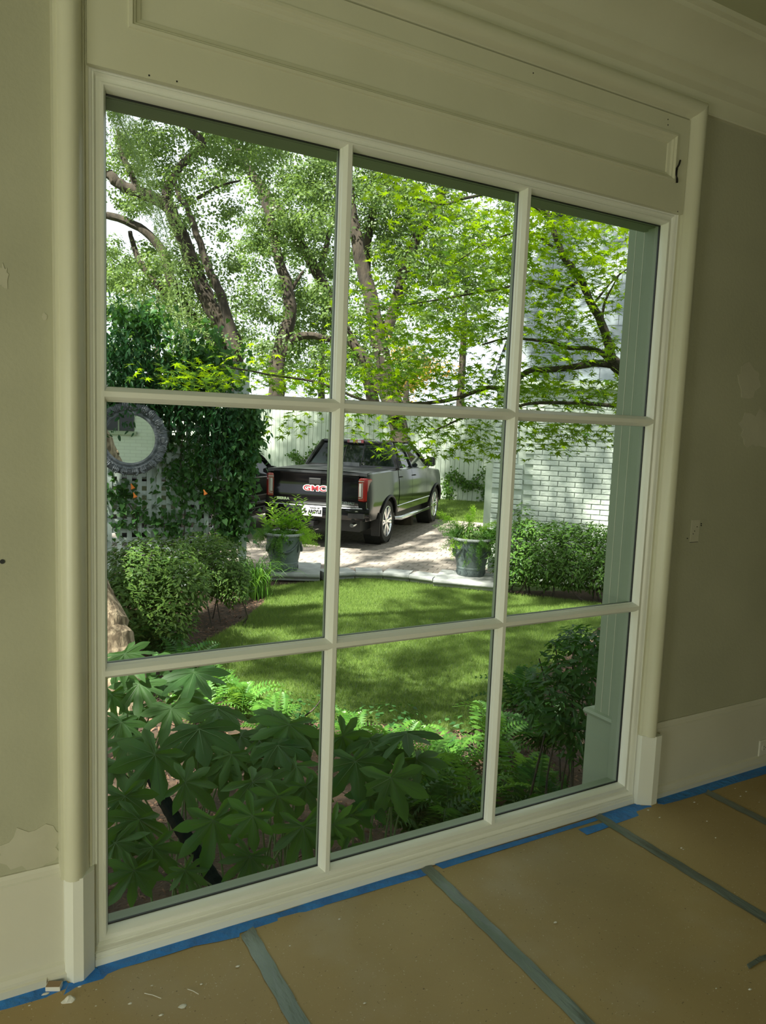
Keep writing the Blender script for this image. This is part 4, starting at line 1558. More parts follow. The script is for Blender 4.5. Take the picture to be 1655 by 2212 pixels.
def vblob(cl, n_ind, m, leaf, size, key, stuff, up=.2, parent=vine, shell=.55):
    P, N = [], []
    for u, v, ru, rv, k, off, dep in cl:
        c = latpt(u, v, off)
        sc = np.dot(c - CAM, R[2]) / F_PX
        d = rdir(k)
        p = np.clip(rng.normal(size=(k, 3)) * .52, -1.35, 1.35)
        q = c + p[:, :1] * ldir * ru * sc + p[:, 1:2] * lnrm * dep + p[:, 2:3] * np.array([0, 0, 1]) * rv * sc
        P.append(q)
        N.append(d[:, :1] * ldir + (d[:, 1:2] + .5) * lnrm + (d[:, 2:3] + up) * np.array([0, 0, 1]))
    P, N = np.concatenate(P), np.concatenate(N)
    D = rdir(len(P)) * .7 + np.array([0, 0, -1.0])
    leaves(parent, P, N, D, size * (.7 + .6 * rng.random(len(P))), leaf, m, n_ind, stuff_name=stuff, key=key)


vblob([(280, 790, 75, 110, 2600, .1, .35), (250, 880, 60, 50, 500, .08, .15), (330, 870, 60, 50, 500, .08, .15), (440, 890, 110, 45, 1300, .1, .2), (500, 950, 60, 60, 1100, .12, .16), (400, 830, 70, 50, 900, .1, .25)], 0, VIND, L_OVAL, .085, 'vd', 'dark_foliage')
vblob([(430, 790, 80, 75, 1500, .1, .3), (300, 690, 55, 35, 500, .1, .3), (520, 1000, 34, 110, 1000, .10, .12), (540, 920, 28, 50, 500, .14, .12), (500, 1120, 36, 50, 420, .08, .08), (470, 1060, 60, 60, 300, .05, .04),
       (400, 1030, 50, 60, 240, .05, .03), (290, 1110, 60, 50, 120, .05, .03), (380, 1130, 60, 40, 160, .05, .03), (370, 950, 40, 60, 160, .05, .03), (260, 1060, 40, 30, 90, .05, .03), (240, 900, 30, 40, 200, .07, .05), (450, 980, 60, 50, 300, .05, .04)], 260, VINL, L_HEART, .085, 'vh', 'foliage')
# orange trumpet flowers
for u, v in ((283, 1045), (288, 1064), (440, 1058)):
    c = latpt(u, v, .09)
    MB().tube([c, c + np.array([.01, -.02, -.03]), c + np.array([.02, -.03, -.06])], [.006, .014, .03], 8, False).build('flower', mat('orange_petal', (.8, .22, .03), .6), vine, smooth=True)


# ------------------------------------------------------------------ shrubs
def shrub(name, label, base, blobs, m, leaf, size, n_ind, key, group=None, stems=6, up=.9, cat='shrub', tw=True, stemr=.009):
    s_ = empty(name, base, label, cat, group)
    P, N, D = [], [], []
    for c, r, n in blobs:
        p, d = blob(c, r, n, .55)
        P.append(p)
        N.append(d * .9 + np.array([0, 0, up]) + rng.normal(size=(n, 3)) * .35)
        D.append(d + np.array([0, 0, .5]) + rng.normal(size=(n, 3)) * .5)
    P, N, D = np.concatenate(P), np.concatenate(N), np.concatenate(D)
    keep = P[:, 2] > base[2] + .06
    P, N, D = P[keep], N[keep], D[keep]
    leaves(s_, P, N, D, size * (.65 + .7 * rng.random(len(P))), leaf, m, n_ind, key=key)
    for k in range(stems):
        c, r, n = blobs[k % len(blobs)]
        t = np.array(c) + rng.normal(size=3) * np.array(r) * .4
        b = np.array([c[0] + rng.normal() * .08, c[1] + rng.normal() * .08, base[2]])
        MB().tube(smoothpath([b, (b + t) / 2 + rng.normal(size=3) * .05, t], 4), lin(stemr, stemr * .4, 9), 6).build('stem', BARKM, s_)
    return s_


def bpx(u, v, d, ru, rv, dep, n):
    c = at(u, v, d)
    return (c, (ru * d / F_PX, dep, rv * d / F_PX), n)


sb = onz(330, 1390, LAWN)
shrub('azalea_shrub', 'large azalea bush with sunlit tips in front of the lattice at left', (1.35, 5.55, LAWN),
      [bpx(300, 1240, 7.7, 90, 60, .55, 2300), bpx(390, 1260, 7.6, 64, 62, .45, 1700), bpx(265, 1320, 7.3, 60, 75, .4, 1300), bpx(360, 1330, 7.4, 66, 60, .35, 1200), bpx(330, 1195, 7.9, 100, 34, .4, 900), bpx(310, 1290, 7.6, 90, 80, .3, 1500)], SHRL, L_OVAL, .062, 240, 'sh', stems=9)
shrub('azalea_shrub', 'rounded azalea bush between the large bush and the left planter', (2.75, 7.1, LAWN),
      [bpx(470, 1222, 8.6, 72, 66, .5, 2300), bpx(440, 1180, 8.8, 64, 30, .4, 700), bpx(500, 1262, 8.5, 42, 45, .35, 900), bpx(470, 1240, 8.6, 60, 60, .3, 900)], SHRL, L_OVAL, .052, 160, 'sh', stems=7)
hb = []
for k in range(6):
    t = k / 5
    c = np.array([6.62 + 1.35 * t, 6.10 - 1.35 * t, LAWN + .54])
    hb.append((c, (.42, .42, .44), 2100))
hb2 = [(np.array([6.75 + 1.2 * t, 6.0 - 1.2 * t, LAWN + .93]), (.26, .3, .14), 420) for t in (0, .25, .5, .75, 1)]
hb3 = [(np.array([6.72, 6.15, LAWN + 1.08]), (.14, .14, .2), 120)]
shrub('boxwood_hedge', 'clipped boxwood hedge in front of the painted brick garage wall', (7.2, 5.4, LAWN), hb + hb2 + hb3, HEDL, L_OVAL, .064, 260, 'hd', stems=14, cat='hedge', stemr=.014)
shrub('camellia_shrub', 'dark glossy shrub growing against the right pilaster', (3.3, 1.75, LAWN),
      [bpx(1260, 1440, 4.3, 55, 70, .3, 520), bpx(1200, 1520, 4.2, 60, 60, .3, 480), bpx(1245, 1590, 4.1, 40, 50, .25, 280), bpx(1290, 1400, 4.6, 40, 40, .3, 260)], VINL, L_OVAL, .062, 250, 'cam', stems=9)
shrub('sasanqua_shrub', 'low dark shrub with tiny leaves beside the lawn corner at right', (4.9, 3.05, LAWN),
      [bpx(1270, 1390, 5.6, 40, 34, .3, 500)], VIND, L_OVAL, .045, 60, 'vd2', stems=4)

# strap-leaved clumps
def strap(name, label, base, n, h, spread, m, w=.012, cat='plant'):
    s_ = empty(name, base, label, cat)
    for k in range(n):
        a = rng.uniform(0, 6.28)
        l = h * rng.uniform(.6, 1.1)
        b = np.array(base) + np.array([rng.normal() * .09, rng.normal() * .09, 0])
        o_ = np.array([math.cos(a), math.sin(a), 0]) * spread * rng.uniform(.4, 1.2)
        sd_ = np.array([-math.sin(a), math.cos(a), 0]) * w
        vs, fs = [], []
        for j in range(7):
            t = j / 6
            p = b + o_ * t ** 1.5 + np.array([0, 0, l * (math.sin(t * 2.2)) * .9])
            ww = sd_ * (1 - t ** 2) + sd_ * .02
            vs += [p - ww, p + np.array([0, 0, -.002]), p + ww]
        for j in range(6):
            q = j * 3
            fs += [(q, q + 1, q + 4, q + 3), (q + 1, q + 2, q + 5, q + 4)]
        MB().add(vs, fs).build('blade', m, s_, smooth=True)
    return s_


strap('lilyturf_clump', 'arching clump of strap-leaved lilyturf beside the left planter', (3.12, 7.15, LAWN), 190, .50, .42, FRNL, .007, 'plant')

# ------------------------------------------------------------------ ferns
frond_me = {}


def frond_mesh(kind, L=.42, n=13, lw=.085, mtl=None):
    key = (kind, mtl.name)
    if key in frond_me:
        return frond_me[key]
    m = MB()
    pts = [(0, L * t, .16 * math.sin(t * 2.4) - .10 * t * t) for t in lin(0, 1, 12)]
    m.tube(pts, lin(.0028, .0008, 12), 5)
    for k in range(n):
        t = .16 + .84 * k / n
        y = L * t
        z = .16 * math.sin(t * 2.4) - .10 * t * t
        l = lw * (math.sin(math.pi * min(1, t * .8 + .22)) ** .7) + .008
        for sg in (-1, 1):
            ww = l * (.30 if kind == 'holly' else .16)
            m.add([(0, y, z), (sg * l * .45, y + ww * .6 + l * .1, z + .006), (sg * l, y + l * .32, z - .012), (sg * l * .45, y - ww * .5 + l * .1, z + .002)], [(0, 1, 2, 3)] if sg < 0 else [(3, 2, 1, 0)])
    me = bpy.data.meshes.new('frond')
    me.from_pydata(m.v, [], m.f)
    me.materials.append(mtl)
    frond_me[key] = me
    return me


def fern(name, label, base, n, size, kind='holly', mtl=FRNL, up=(.2, .9), group=None):
    s_ = empty(name, base, label, 'fern', group)
    me = frond_mesh(kind, mtl=mtl)
    for k in range(n):
        o = bpy.data.objects.new('frond', me)
        col.objects.link(o)
        o.parent = s_
        o.location = (rng.normal() * .03, rng.normal() * .03, .02)
        o.rotation_euler = (rng.uniform(*up), rng.normal() * .2, k * 2.4 + rng.normal() * .3)
        q = size * rng.uniform(.7, 1.15)
        o.scale = (q, q, q)
    return s_


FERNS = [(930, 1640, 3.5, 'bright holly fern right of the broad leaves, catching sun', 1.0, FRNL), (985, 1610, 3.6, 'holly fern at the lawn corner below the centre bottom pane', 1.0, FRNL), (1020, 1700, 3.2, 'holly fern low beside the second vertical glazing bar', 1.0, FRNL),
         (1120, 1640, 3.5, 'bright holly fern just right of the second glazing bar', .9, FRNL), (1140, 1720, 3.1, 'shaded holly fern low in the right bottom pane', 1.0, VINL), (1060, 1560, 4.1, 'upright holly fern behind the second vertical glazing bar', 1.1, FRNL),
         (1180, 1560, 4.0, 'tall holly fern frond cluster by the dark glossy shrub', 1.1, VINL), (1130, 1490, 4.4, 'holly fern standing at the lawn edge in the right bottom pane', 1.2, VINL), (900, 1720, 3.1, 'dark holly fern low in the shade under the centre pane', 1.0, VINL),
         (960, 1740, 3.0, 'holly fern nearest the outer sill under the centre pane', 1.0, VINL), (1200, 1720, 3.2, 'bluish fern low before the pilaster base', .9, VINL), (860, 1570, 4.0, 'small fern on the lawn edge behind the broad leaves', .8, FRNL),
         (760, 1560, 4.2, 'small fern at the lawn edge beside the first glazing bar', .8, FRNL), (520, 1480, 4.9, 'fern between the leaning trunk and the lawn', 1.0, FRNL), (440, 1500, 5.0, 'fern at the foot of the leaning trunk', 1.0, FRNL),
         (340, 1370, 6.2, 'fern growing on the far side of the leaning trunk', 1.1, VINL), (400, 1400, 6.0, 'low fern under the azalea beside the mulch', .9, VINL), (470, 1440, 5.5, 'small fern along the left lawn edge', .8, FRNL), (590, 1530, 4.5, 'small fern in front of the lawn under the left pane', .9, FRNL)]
for u, v, d, lb, sc, mt in FERNS:
    g = onz(u, v + 45, LAWN) if v < 1560 else at(u, v, d)
    base = (g[0], g[1], LAWN if v < 1560 else min(g[2] - .12, LAWN + .25))
    g2 = onz(u, v, -.50)
    # stand on the soil below the point seen
    base = (g2[0], max(g2[1], .62), LAWN - .01)
    hgt = .5
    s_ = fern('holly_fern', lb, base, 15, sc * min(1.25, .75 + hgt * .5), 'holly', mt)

# ------------------------------------------------------------------ broad-leaved plants in front
def fatsia_leaf(nl, sd):
    rr = random.Random(sd)
    angs = lin(-128, 128, nl)
    rads = [(.40 + .20 * math.cos(math.radians(a) * .75)) * rr.uniform(.90, 1.08) for a in angs]
    pts, tips = [], []
    for i, (a, r) in enumerate(zip(angs, rads)):
        a0 = math.radians(a)
        wd = .29 * 7 / nl
        for s_, q in ((-wd * .92, .56), (-wd * .90, .66), (-wd * .55, .80), (-wd * .20, .92)):
            pts.append((math.sin(a0 + s_) * r * q, math.cos(a0 + s_) * r * q))
        pts.append((math.sin(a0) * r, math.cos(a0) * r))
        tips.append((math.sin(a0) * r * .93, math.cos(a0) * r * .93))
        for s_, q in ((wd * .20, .92), (wd * .55, .80), (wd * .90, .66), (wd * .92, .56)):
            pts.append((math.sin(a0 + s_) * r * q, math.cos(a0 + s_) * r * q))
        if i < nl - 1:
            am = math.radians((a + angs[i + 1]) / 2)
            rm = .46 * min(r, rads[i + 1])
            pts.append((math.sin(am) * rm, math.cos(am) * rm))
    pts.append((.02, -.05))
    pts.append((-.02, -.05))
    m = MB()
    zf = lambda x, y: -.42 * (x * x + y * y) + .03 * math.cos(math.atan2(x, y) * 7)
    vs = [(0, 0, 0)]
    n = len(pts)
    for f in (.5, 1.0):
        vs += [(x * f, y * f, zf(x * f, y * f)) for x, y in pts]
    fs = [(0, 1 + i, 1 + (i + 1) % n) for i in range(n)]
    fs += [(1 + i, 1 + n + i, 1 + n + (i + 1) % n, 1 + (i + 1) % n) for i in range(n)]
    m.add(vs, fs)
    m.cur = 1
    for x, y in tips:
        l = math.hypot(x, y)
        px_, py_ = -y / l * .004, x / l * .004
        mid = (x * .5, y * .5)
        m.add([(px_, py_, .004), (-px_, -py_, .004), (mid[0] - px_ * .7, mid[1] - py_ * .7, zf(*mid) + .005), (mid[0] + px_ * .7, mid[1] + py_ * .7, zf(*mid) + .005), (x, y, zf(x, y) + .004)],
              [(0, 3, 2, 1), (3, 4, 2)])
    me = bpy.data.meshes.new('leaf')
    me.from_pydata(m.v, [], m.f)
    me.materials.append(FATL)
    me.materials.append(VEIN)
    me.polygons.foreach_set('material_index', m.mi)
    me.polygons.foreach_set('use_smooth', [True] * len(me.polygons))
    return me


FM = [fatsia_leaf(7, 1), fatsia_leaf(8, 2), fatsia_leaf(9, 3), fatsia_leaf(7, 4)]


def fatsia(label, base, lst):
    s_ = empty('fatsia_plant', base, label, 'plant', 'broad-leaved plants under the window')
    for i, (u, v, d, size, tilt) in enumerate(lst):
        c = np.array(at(u, v, d))
        tocam = CAM - c
        tocam[2] = 0
        tocam /= np.linalg.norm(tocam)
        # tilt 0 = level leaf, 1 = facing the viewer
        n = np.array([0, 0, 1.0]) * (1 - tilt) + (tocam + np.array([0, 0, .25])) * tilt + rng.normal(size=3) * .13
        n /= np.linalg.norm(n)
        dirv = tocam * .8 + np.array([0, 0, -.8 * tilt]) + np.array([rng.normal() * .7, rng.normal() * .35, 0])
        Fm = frames(n[None], dirv[None])[0]
        o = bpy.data.objects.new('leaf', FM[(i + int(u)) % 4])
        col.objects.link(o)
        o.parent = s_
        M4 = (Matrix([list(map(float, Fm[r])) for r in range(3)]) * (size * d / F_PX * .93)).to_4x4()
        M4.translation = Vector(c.tolist()) - Vector([float(q) for q in base])
        o.matrix_local = M4
        b = np.array(base) + np.array([rng.normal() * .06, rng.normal() * .06, .02])
        mid = (b + c) / 2 + np.array([0, 0, .12]) - tocam * .03
        MB().tube(smoothpath([b, mid, c - n * .004], 4), lin(.006, .003, 9), 6).build('leaf_stalk', STEM, s_, smooth=True)
    return s_


def under(u, v, d):
    p = at(u, v, d)
    return (p[0], p[1], LAWN)


fatsia('broad-leaved plant at the far left, its top leaves in front of the trunk', under(280, 1600, 4.0),
       [(270, 1412, 4.15, 150, .35), (420, 1452, 4.2, 170, .25), (300, 1478, 4.1, 150, .5), (370, 1530, 3.9, 150, .5), (262, 1560, 3.9, 140, .5), (240, 1500, 4.0, 130, .4), (350, 1470, 4.3, 120, .3),
        (290, 1540, 4.2, 120, .4), (400, 1500, 4.3, 130, .4), (250, 1450, 4.3, 110, .4), (330, 1425, 4.4, 120, .2)])
fatsia('broad-leaved plant with large upturned leaves left of the first glazing bar', under(380, 1720, 3.5),
       [(335, 1630, 3.5, 210, .42), (430, 1575, 3.7, 210, .22), (470, 1530, 3.9, 150, .2), (480, 1660, 3.55, 150, .4), (250, 1650, 3.5, 150, .4), (400, 1690, 3.4, 160, .4), (280, 1600, 3.7, 150, .3), (520, 1590, 3.8, 150, .25),
        (420, 1620, 3.8, 150, .3), (540, 1640, 3.7, 130, .3)])
fatsia('broad-leaved plant in front of the lawn in the lower left pane', under(610, 1660, 3.7),
       [(625, 1565, 3.75, 170, .25), (560, 1600, 3.7, 150, .3), (545, 1690, 3.35, 180, .4), (640, 1655, 3.5, 150, .3), (600, 1610, 3.6, 150, .3), (670, 1590, 3.8, 130, .3), (500, 1630, 3.6, 140, .3), (580, 1640, 3.6, 130, .4),
        (660, 1700, 3.4, 130, .5), (590, 1545, 4.0, 120, .2)])
fatsia('broad-leaved plant with flat shaded leaves facing the glass, low in the lower left pane', under(540, 1780, 3.1),
       [(461, 1772, 3.0, 190, .85), (546, 1762, 2.95, 150, .9), (540, 1850, 2.85, 150, .95), (655, 1785, 3.0, 190, .9), (300, 1770, 3.1, 180, .6), (270, 1720, 3.2, 170, .5), (330, 1830, 3.0, 160, .7), (290, 1880, 2.9, 150, .8),
        (250, 1820, 3.0, 150, .7), (600, 1720, 3.2, 140, .6), (400, 1880, 2.9, 110, .8)])
fatsia('broad-leaved plant just right of the first glazing bar', under(800, 1720, 3.4),
       [(768, 1645, 3.35, 190, .42), (880, 1585, 3.55, 170, .2), (845, 1680, 3.3, 190, .62), (740, 1590, 3.6, 150, .4), (800, 1600, 3.6, 140, .3), (720, 1780, 3.0, 120, .9), (735, 1850, 2.9, 120, .9), (800, 1720, 3.3, 130, .5),
        (900, 1640, 3.5, 130, .3), (760, 1760, 3.1, 120, .7), (830, 1625, 3.5, 130, .3)])
shrub('ground_cover', 'low leafy ground cover scattered over the bed by the lawn edge', (1.7, 2.9, LAWN),
      [((1.35, 3.9, LAWN + .1), (.35, .5, .14), 260), ((1.9, 2.9, LAWN + .1), (.4, .3, .14), 260), ((2.4, 2.5, LAWN + .1), (.4, .3, .14), 240), ((2.9, 2.05, LAWN + .1), (.4, .3, .14), 240), ((3.6, 2.3, LAWN + .12), (.4, .3, .16), 240),
       ((1.5, 4.8, LAWN + .1), (.3, .4, .14), 200), ((4.3, 2.8, LAWN + .12), (.4, .3, .16), 200)], VINL, L_HEART, .042, 200, 'gc', stems=5, cat='plant')
pp = [at(u, v, d) for u, v, d in ((325, 1672, 3.6), (362, 1742, 3.4), (398, 1802, 3.25), (436, 1860, 3.15), (478, 1925, 3.05))]
path = smoothpath(pp, 8)
MB().tube(path, [.028 + (.002 if k % 2 else 0) for k in range(len(path))], 14).build('dark_tube', TUBEM, label='dark ribbed tube slanting down among the broad leaves', cat='pipe')  # dark ribbed tube set on a slant among the leaves


# ------------------------------------------------------------------ planters
def planter(base, H, r0, r1, label):
    t = empty('urn_planter', base, label, 'planter', 'grey garland planters on the stone coping')
    bx, by, bz = base
    prof = [(r0 * .96, 0), (r0, .01), (r0 * 1.02, .10), (r0 * 1.05, .105), (r0 * 1.06, .125), (r0 * 1.03, .132), (r0 + (r1 - r0) * .55, H * .62), (r1 * .90, H * .86), (r1 * .92, H * .92), (r1 * .86, H * .925), (r1 * .82, H * .9), (r1 * .8, H * .8)]
    MB().lathe(prof, base, 40).build('bowl', POTM, t, smooth=True)
    MB().lathe([(r1 * .9, H * .915), (r1 * .99, H * .93), (r1 * 1.02, H * .955), (r1 * 1.0, H * .99), (r1 * .95, H), (r1 * .86, H * .985), (r1 * .85, H * .92)], base, 40).build('rim', POTR, t, smooth=True)
    MB().lathe([(.001, H * .93), (r1 * .86, H * .925)], base, 24, False).build('potting_soil', SOIL, t)
    m = MB()
    for k in range(48):
        a = 2 * math.pi * k / 48
        m.obox((bx + math.cos(a) * r1 * 1.012, by + math.sin(a) * r1 * 1.012, bz + H * .962), (-math.sin(a), math.cos(a), 0), (math.cos(a), math.sin(a), 0), (0, 0, 1), r1 * .035, .005, H * .018)
    m.build('dentil_band', POTR, t)

    def rad(h):
        for (ra, ha), (rb, hb_) in zip(prof[:-1], prof[1:]):
            if ha <= h <= hb_:
                return ra + (rb - ra) * (h - ha) / (hb_ - ha + 1e-9)
        return r1 * .9

    for k in range(4):
        a0 = 2 * math.pi * k / 4 + .5
        path = []
        for j in range(13):
            f = j / 12
            h = H * .80 - H * .28 * math.sin(math.pi * f)
            a = a0 + f * 2 * math.pi / 4
            r = rad(h) + .006
            path.append((bx + r * math.cos(a), by + r * math.sin(a), bz + h))
        MB().tube(path, [.010 + .014 * math.sin(math.pi * j / 12) + (.003 if j % 2 else 0) for j in range(13)], 8).build('garland', POTD, t, smooth=True)
        r = rad(H * .66) + .004
        MB().tube([(bx + (rad(H * q) + .005) * math.cos(a0), by + (rad(H * q) + .005) * math.sin(a0), bz + H * q) for q in (.82, .74, .66, .58, .50)], [.008, .018, .020, .016, .006], 8).build('tassel', POTD, t, smooth=True)
    for k in range(12):
        a = 2 * math.pi * k / 12
        rr_ = r0 * 1.015
        c = np.array([bx + rr_ * math.cos(a), by + rr_ * math.sin(a), bz + .055])
        rd = np.array([math.cos(a), math.sin(a), 0])
        tg = np.array([-math.sin(a), math.cos(a), 0])
        m = MB()
        m.rings([[c + tg * q * math.cos(b) + np.array([0, 0, 1]) * q * 1.05 * math.sin(b) + rd * h for b in [2 * math.pi * j / 12 for j in range(12)]] for q, h in ((.036, -.004), (.036, .004), (.024, .008), (.010, .010))], True, True)
        m.build('medallion', POTD, t, smooth=True)
    return t


PL1 = (3.93, 8.10, DRIVE + .03)
PR1 = (6.40, 6.86, DRIVE + .03)
planter(PL1, .56, .200, .295, 'grey-green garland planter on the left end of the stone coping')
planter(PR1, .57, .205, .315, 'grey-green garland planter on the right end of the stone coping')


def potplants(base, H, r, which):
    top = np.array([base[0], base[1], base[2] + H])
    cr = np.array([R[0][0], R[0][1], 0])
    cr /= np.linalg.norm(cr)
    out = -np.array([R[2][0], R[2][1], 0])
    out /= np.linalg.norm(out)
    Z = np.array([0, 0, 1.0])

    def B(x, y, z):
        return top + cr * x + out * y + Z * z

    if which == 0:
        # bright upright leafy stems
        s_ = empty('coleus_plant', tuple(B(0, 0, -.03)), 'upright lime green leafy stems growing in the left planter', 'plant')
        for (x, h, lx) in [(a_, b_ * 1.22 + .03, c_) for a_, b_, c_ in ((-.20, .34, -.05), (-.13, .42, -.02), (.02, .36, 0), (.14, .46, .04), (.22, .42, .06), (.26, .24, .14), (-.26, .18, -.12), (.06, .22, .02), (-.05, .26, 0), (.18, .28, .08))]:
            p0 = B(x * .6, rng.normal() * .06, -.03)
            p1 = B(x + lx, rng.normal() * .06, h)
            MB().tube([p0, (p0 + p1) / 2, p1], .004, 6).build('stem', STEM, s_)
            P, N, D = [], [], []
            for k in range(24):
                f = .25 + .75 * k / 24
                a = k * 2.4
                P.append(p0 + (p1 - p0) * f)
                d = np.array([math.cos(a), math.sin(a), .55])
                D.append(d)
                N.append(np.array([-d[0] * .5, -d[1] * .5, 1]))
            leaves(s_, P, N, D, lin(.165, .085, 24), L_OVAL, LIME, 24, key='lime')
        sides = ((-.36, -.06, .26, .18), (.36, -.08, .20, .18), (-.10, -.22, .20, .24), (.02, -.04, .22, .08))
        lab = ('feathery asparagus fern spilling over the left side of the left planter', 'feathery asparagus fern on the right side of the left planter', 'feathery asparagus fern hanging down the front of the left planter', 'low round-leaved filler plant in the middle of the left planter')
    else:
        sides = ((-.36, .10, .26, .26), (-.22, -.12, .16, .22), (.10, -.12, .24, .20), (.30, .06, .18, .12))
        lab = ('tall arching asparagus fern leaning out left of the right planter', 'lime asparagus fern trailing down the left of the right planter', 'feathery asparagus fern hanging over the front of the right planter', 'low filler foliage at the right of the right planter')
    for i, (x, z, rw, rh) in enumerate(sides):
        s_ = empty('asparagus_fern' if i < 3 else 'filler_plant', tuple(B(x * .5, .0, -.03)), lab[i], 'fern' if i < 3 else 'plant')
        P, N, D = [], [], []
        for k in range(34):
            a = rng.uniform(0, 6.28)
            p0 = B(x * .45, (.16 if i == 2 else 0) + rng.normal() * .03, -.03)
            e = B(x + rng.normal() * rw * .45, (.28 if i == 2 else .05) + rng.normal() * .14, z + rng.normal() * rh * .5)
            mid = (p0 + e) / 2 + Z * .05
            pth = smoothpath([p0, mid, e], 7)
            for q in pth[3:]:
                for _ in range(9):
                    P.append(q + rng.normal(size=3) * .014)
                    N.append(rng.normal(size=3))
                    D.append(rng.normal(size=3) + Z * .4)
        leaves(s_, P, N, D, np.full(len(P), .034), L_NARROW if i < 3 else L_HEART, (FRNL if i != 1 else LIME) if i < 3 else FRNL, 0)
        MB().tube([B(x * .3, 0, -.04), B(x * .6, 0, .03)], .005, 6).build('stem', STEM, s_)
    if which == 1:
        s_ = empty('hosta_plant', tuple(B(-.05, 0, -.03)), 'mound of dark overlapping leaves in the middle of the right planter', 'plant')
        p, d = blob(B(-.03, 0, .08), (.24, .20, .15), 340, .7)
        leaves(s_, p, d + Z * .5, d - Z * .6, .075 * (.7 + .6 * rng.random(340)), L_OVAL, HEDL, 90, key='hosta')
        MB().tube([B(-.05, 0, -.04), B(-.03, 0, .08)], .006, 6).build('stem', STEM, s_)
        s_ = empty('ivy_trail', tuple(B(.1, .1, -.02)), 'variegated round leaves along the rim of the right planter', 'plant')
        p, d = blob(B(.10, .12, .04), (.28, .10, .08), 120, .6)
        leaves(s_, p, d + out * .8, rdir(120), .05 * (.7 + .6 * rng.random(120)), L_HEART, SHRL, 60, key='ivyt')
        # upright fern sprays behind
        s_ = empty('asparagus_fern', tuple(B(-.3, 0, -.02)), 'long foxtail fern plume pointing up and left from the right planter', 'fern')
        P, N, D = [], [], []
        for (ex, ez) in ((-.52, .36), (-.44, .28), (-.02, .46), (-.10, .34), (.34, .25)):
            pth = smoothpath([B(-.1 if ex < 0 else .15, 0, 0), B(ex * .5, 0, ez * .65), B(ex, 0, ez)], 12)
            for q in pth:
                for _ in range(26):
                    P.append(q + rng.normal(size=3) * .020)
                    N.append(rng.normal(size=3))
                    D.append(rng.normal(size=3) + Z * .4)
        leaves(s_, P, N, D, np.full(len(P), .036), L_NARROW, LIME, 0)
        MB().tube([B(-.1, 0, -.04), B(-.25, 0, .15)], .005, 6).build('stem', STEM, s_)


potplants(PL1, .53, .29, 0)
potplants(PR1, .54, .31, 1)

# creeper on the fence
fv = empty('fence_creeper', gp(FU - .05, -3.2, DRIVE), 'wiry creeper trained in arches on the pale fence right of the pickup', 'vine')
P, N, D = [], [], []


def fpt(u, v):
    w_ = ray(u, v)
    t = (FU - .04 - CAM @ GU) / (w_ @ GU)
    return CAM + w_ * t


for pth in ([(972, 1080), (966, 1040), (975, 1030), (1000, 1048), (1030, 1052), (1056, 1060)], [(980, 1018), (1000, 1040), (1012, 1052)], [(1012, 1052), (1030, 1035), (1060, 1012)], [(1055, 1085), (1052, 1050)],
            [(645, 1010), (665, 985), (690, 960)], [(655, 1000), (640, 985), (630, 985)]):
    sp_ = smoothpath([fpt(u, v) for u, v in pth], 8)
    MB().tube(sp_, .012, 5).build('stem', BARKM, fv)
    for q in sp_:
        for _ in range(7):
            P.append(q + rng.normal(size=3) * np.array([.06, .06, .07]) - GU * .06)
            N.append(-GU + rng.normal(size=3) * .5)
            D.append(rng.normal(size=3))
for q in (fpt(970, 1062), fpt(1055, 1072)):
    for _ in range(120):
        P.append(q + rng.normal(size=3) * np.array([.12, .12, .16]) - GU * .1)
        N.append(-GU + rng.normal(size=3) * .5)
        D.append(rng.normal(size=3))
leaves(fv, P, N, D, np.full(len(P), .085), L_HEART, HEDL, 0)


# ------------------------------------------------------------------ vehicles
def interp(tab, y):
    if y <= tab[0][0]:
        return tab[0][1]
    for (a, va), (b, vb) in zip(tab[:-1], tab[1:]):
        if a <= y <= b:
            return va + (vb - va) * (y - a) / (b - a + 1e-9)
    return tab[-1][1]


def text(body, size, mtl, parent, loc, rot, name, ext=.004, sx=1.0, bold=.0):
    c = bpy.data.curves.new(name, 'FONT')
    c.body = body
    c.size = size
    c.extrude = ext
    c.offset = bold
    c.align_x = 'CENTER'
    c.align_y = 'CENTER'
    c.materials.append(mtl)
    tmp = bpy.data.objects.new(name + '_curve', c)
    col.objects.link(tmp)
    dg = bpy.context.evaluated_depsgraph_get()
    me = bpy.data.meshes.new_from_object(tmp.evaluated_get(dg))
    bpy.data.objects.remove(tmp)
    if not me.materials:
        me.materials.append(mtl)
    o = bpy.data.objects.new(name, me)
    col.objects.link(o)
    o.parent = parent
    o.location = loc
    o.rotation_euler = rot
    o.scale = (sx, 1, 1)
    return o


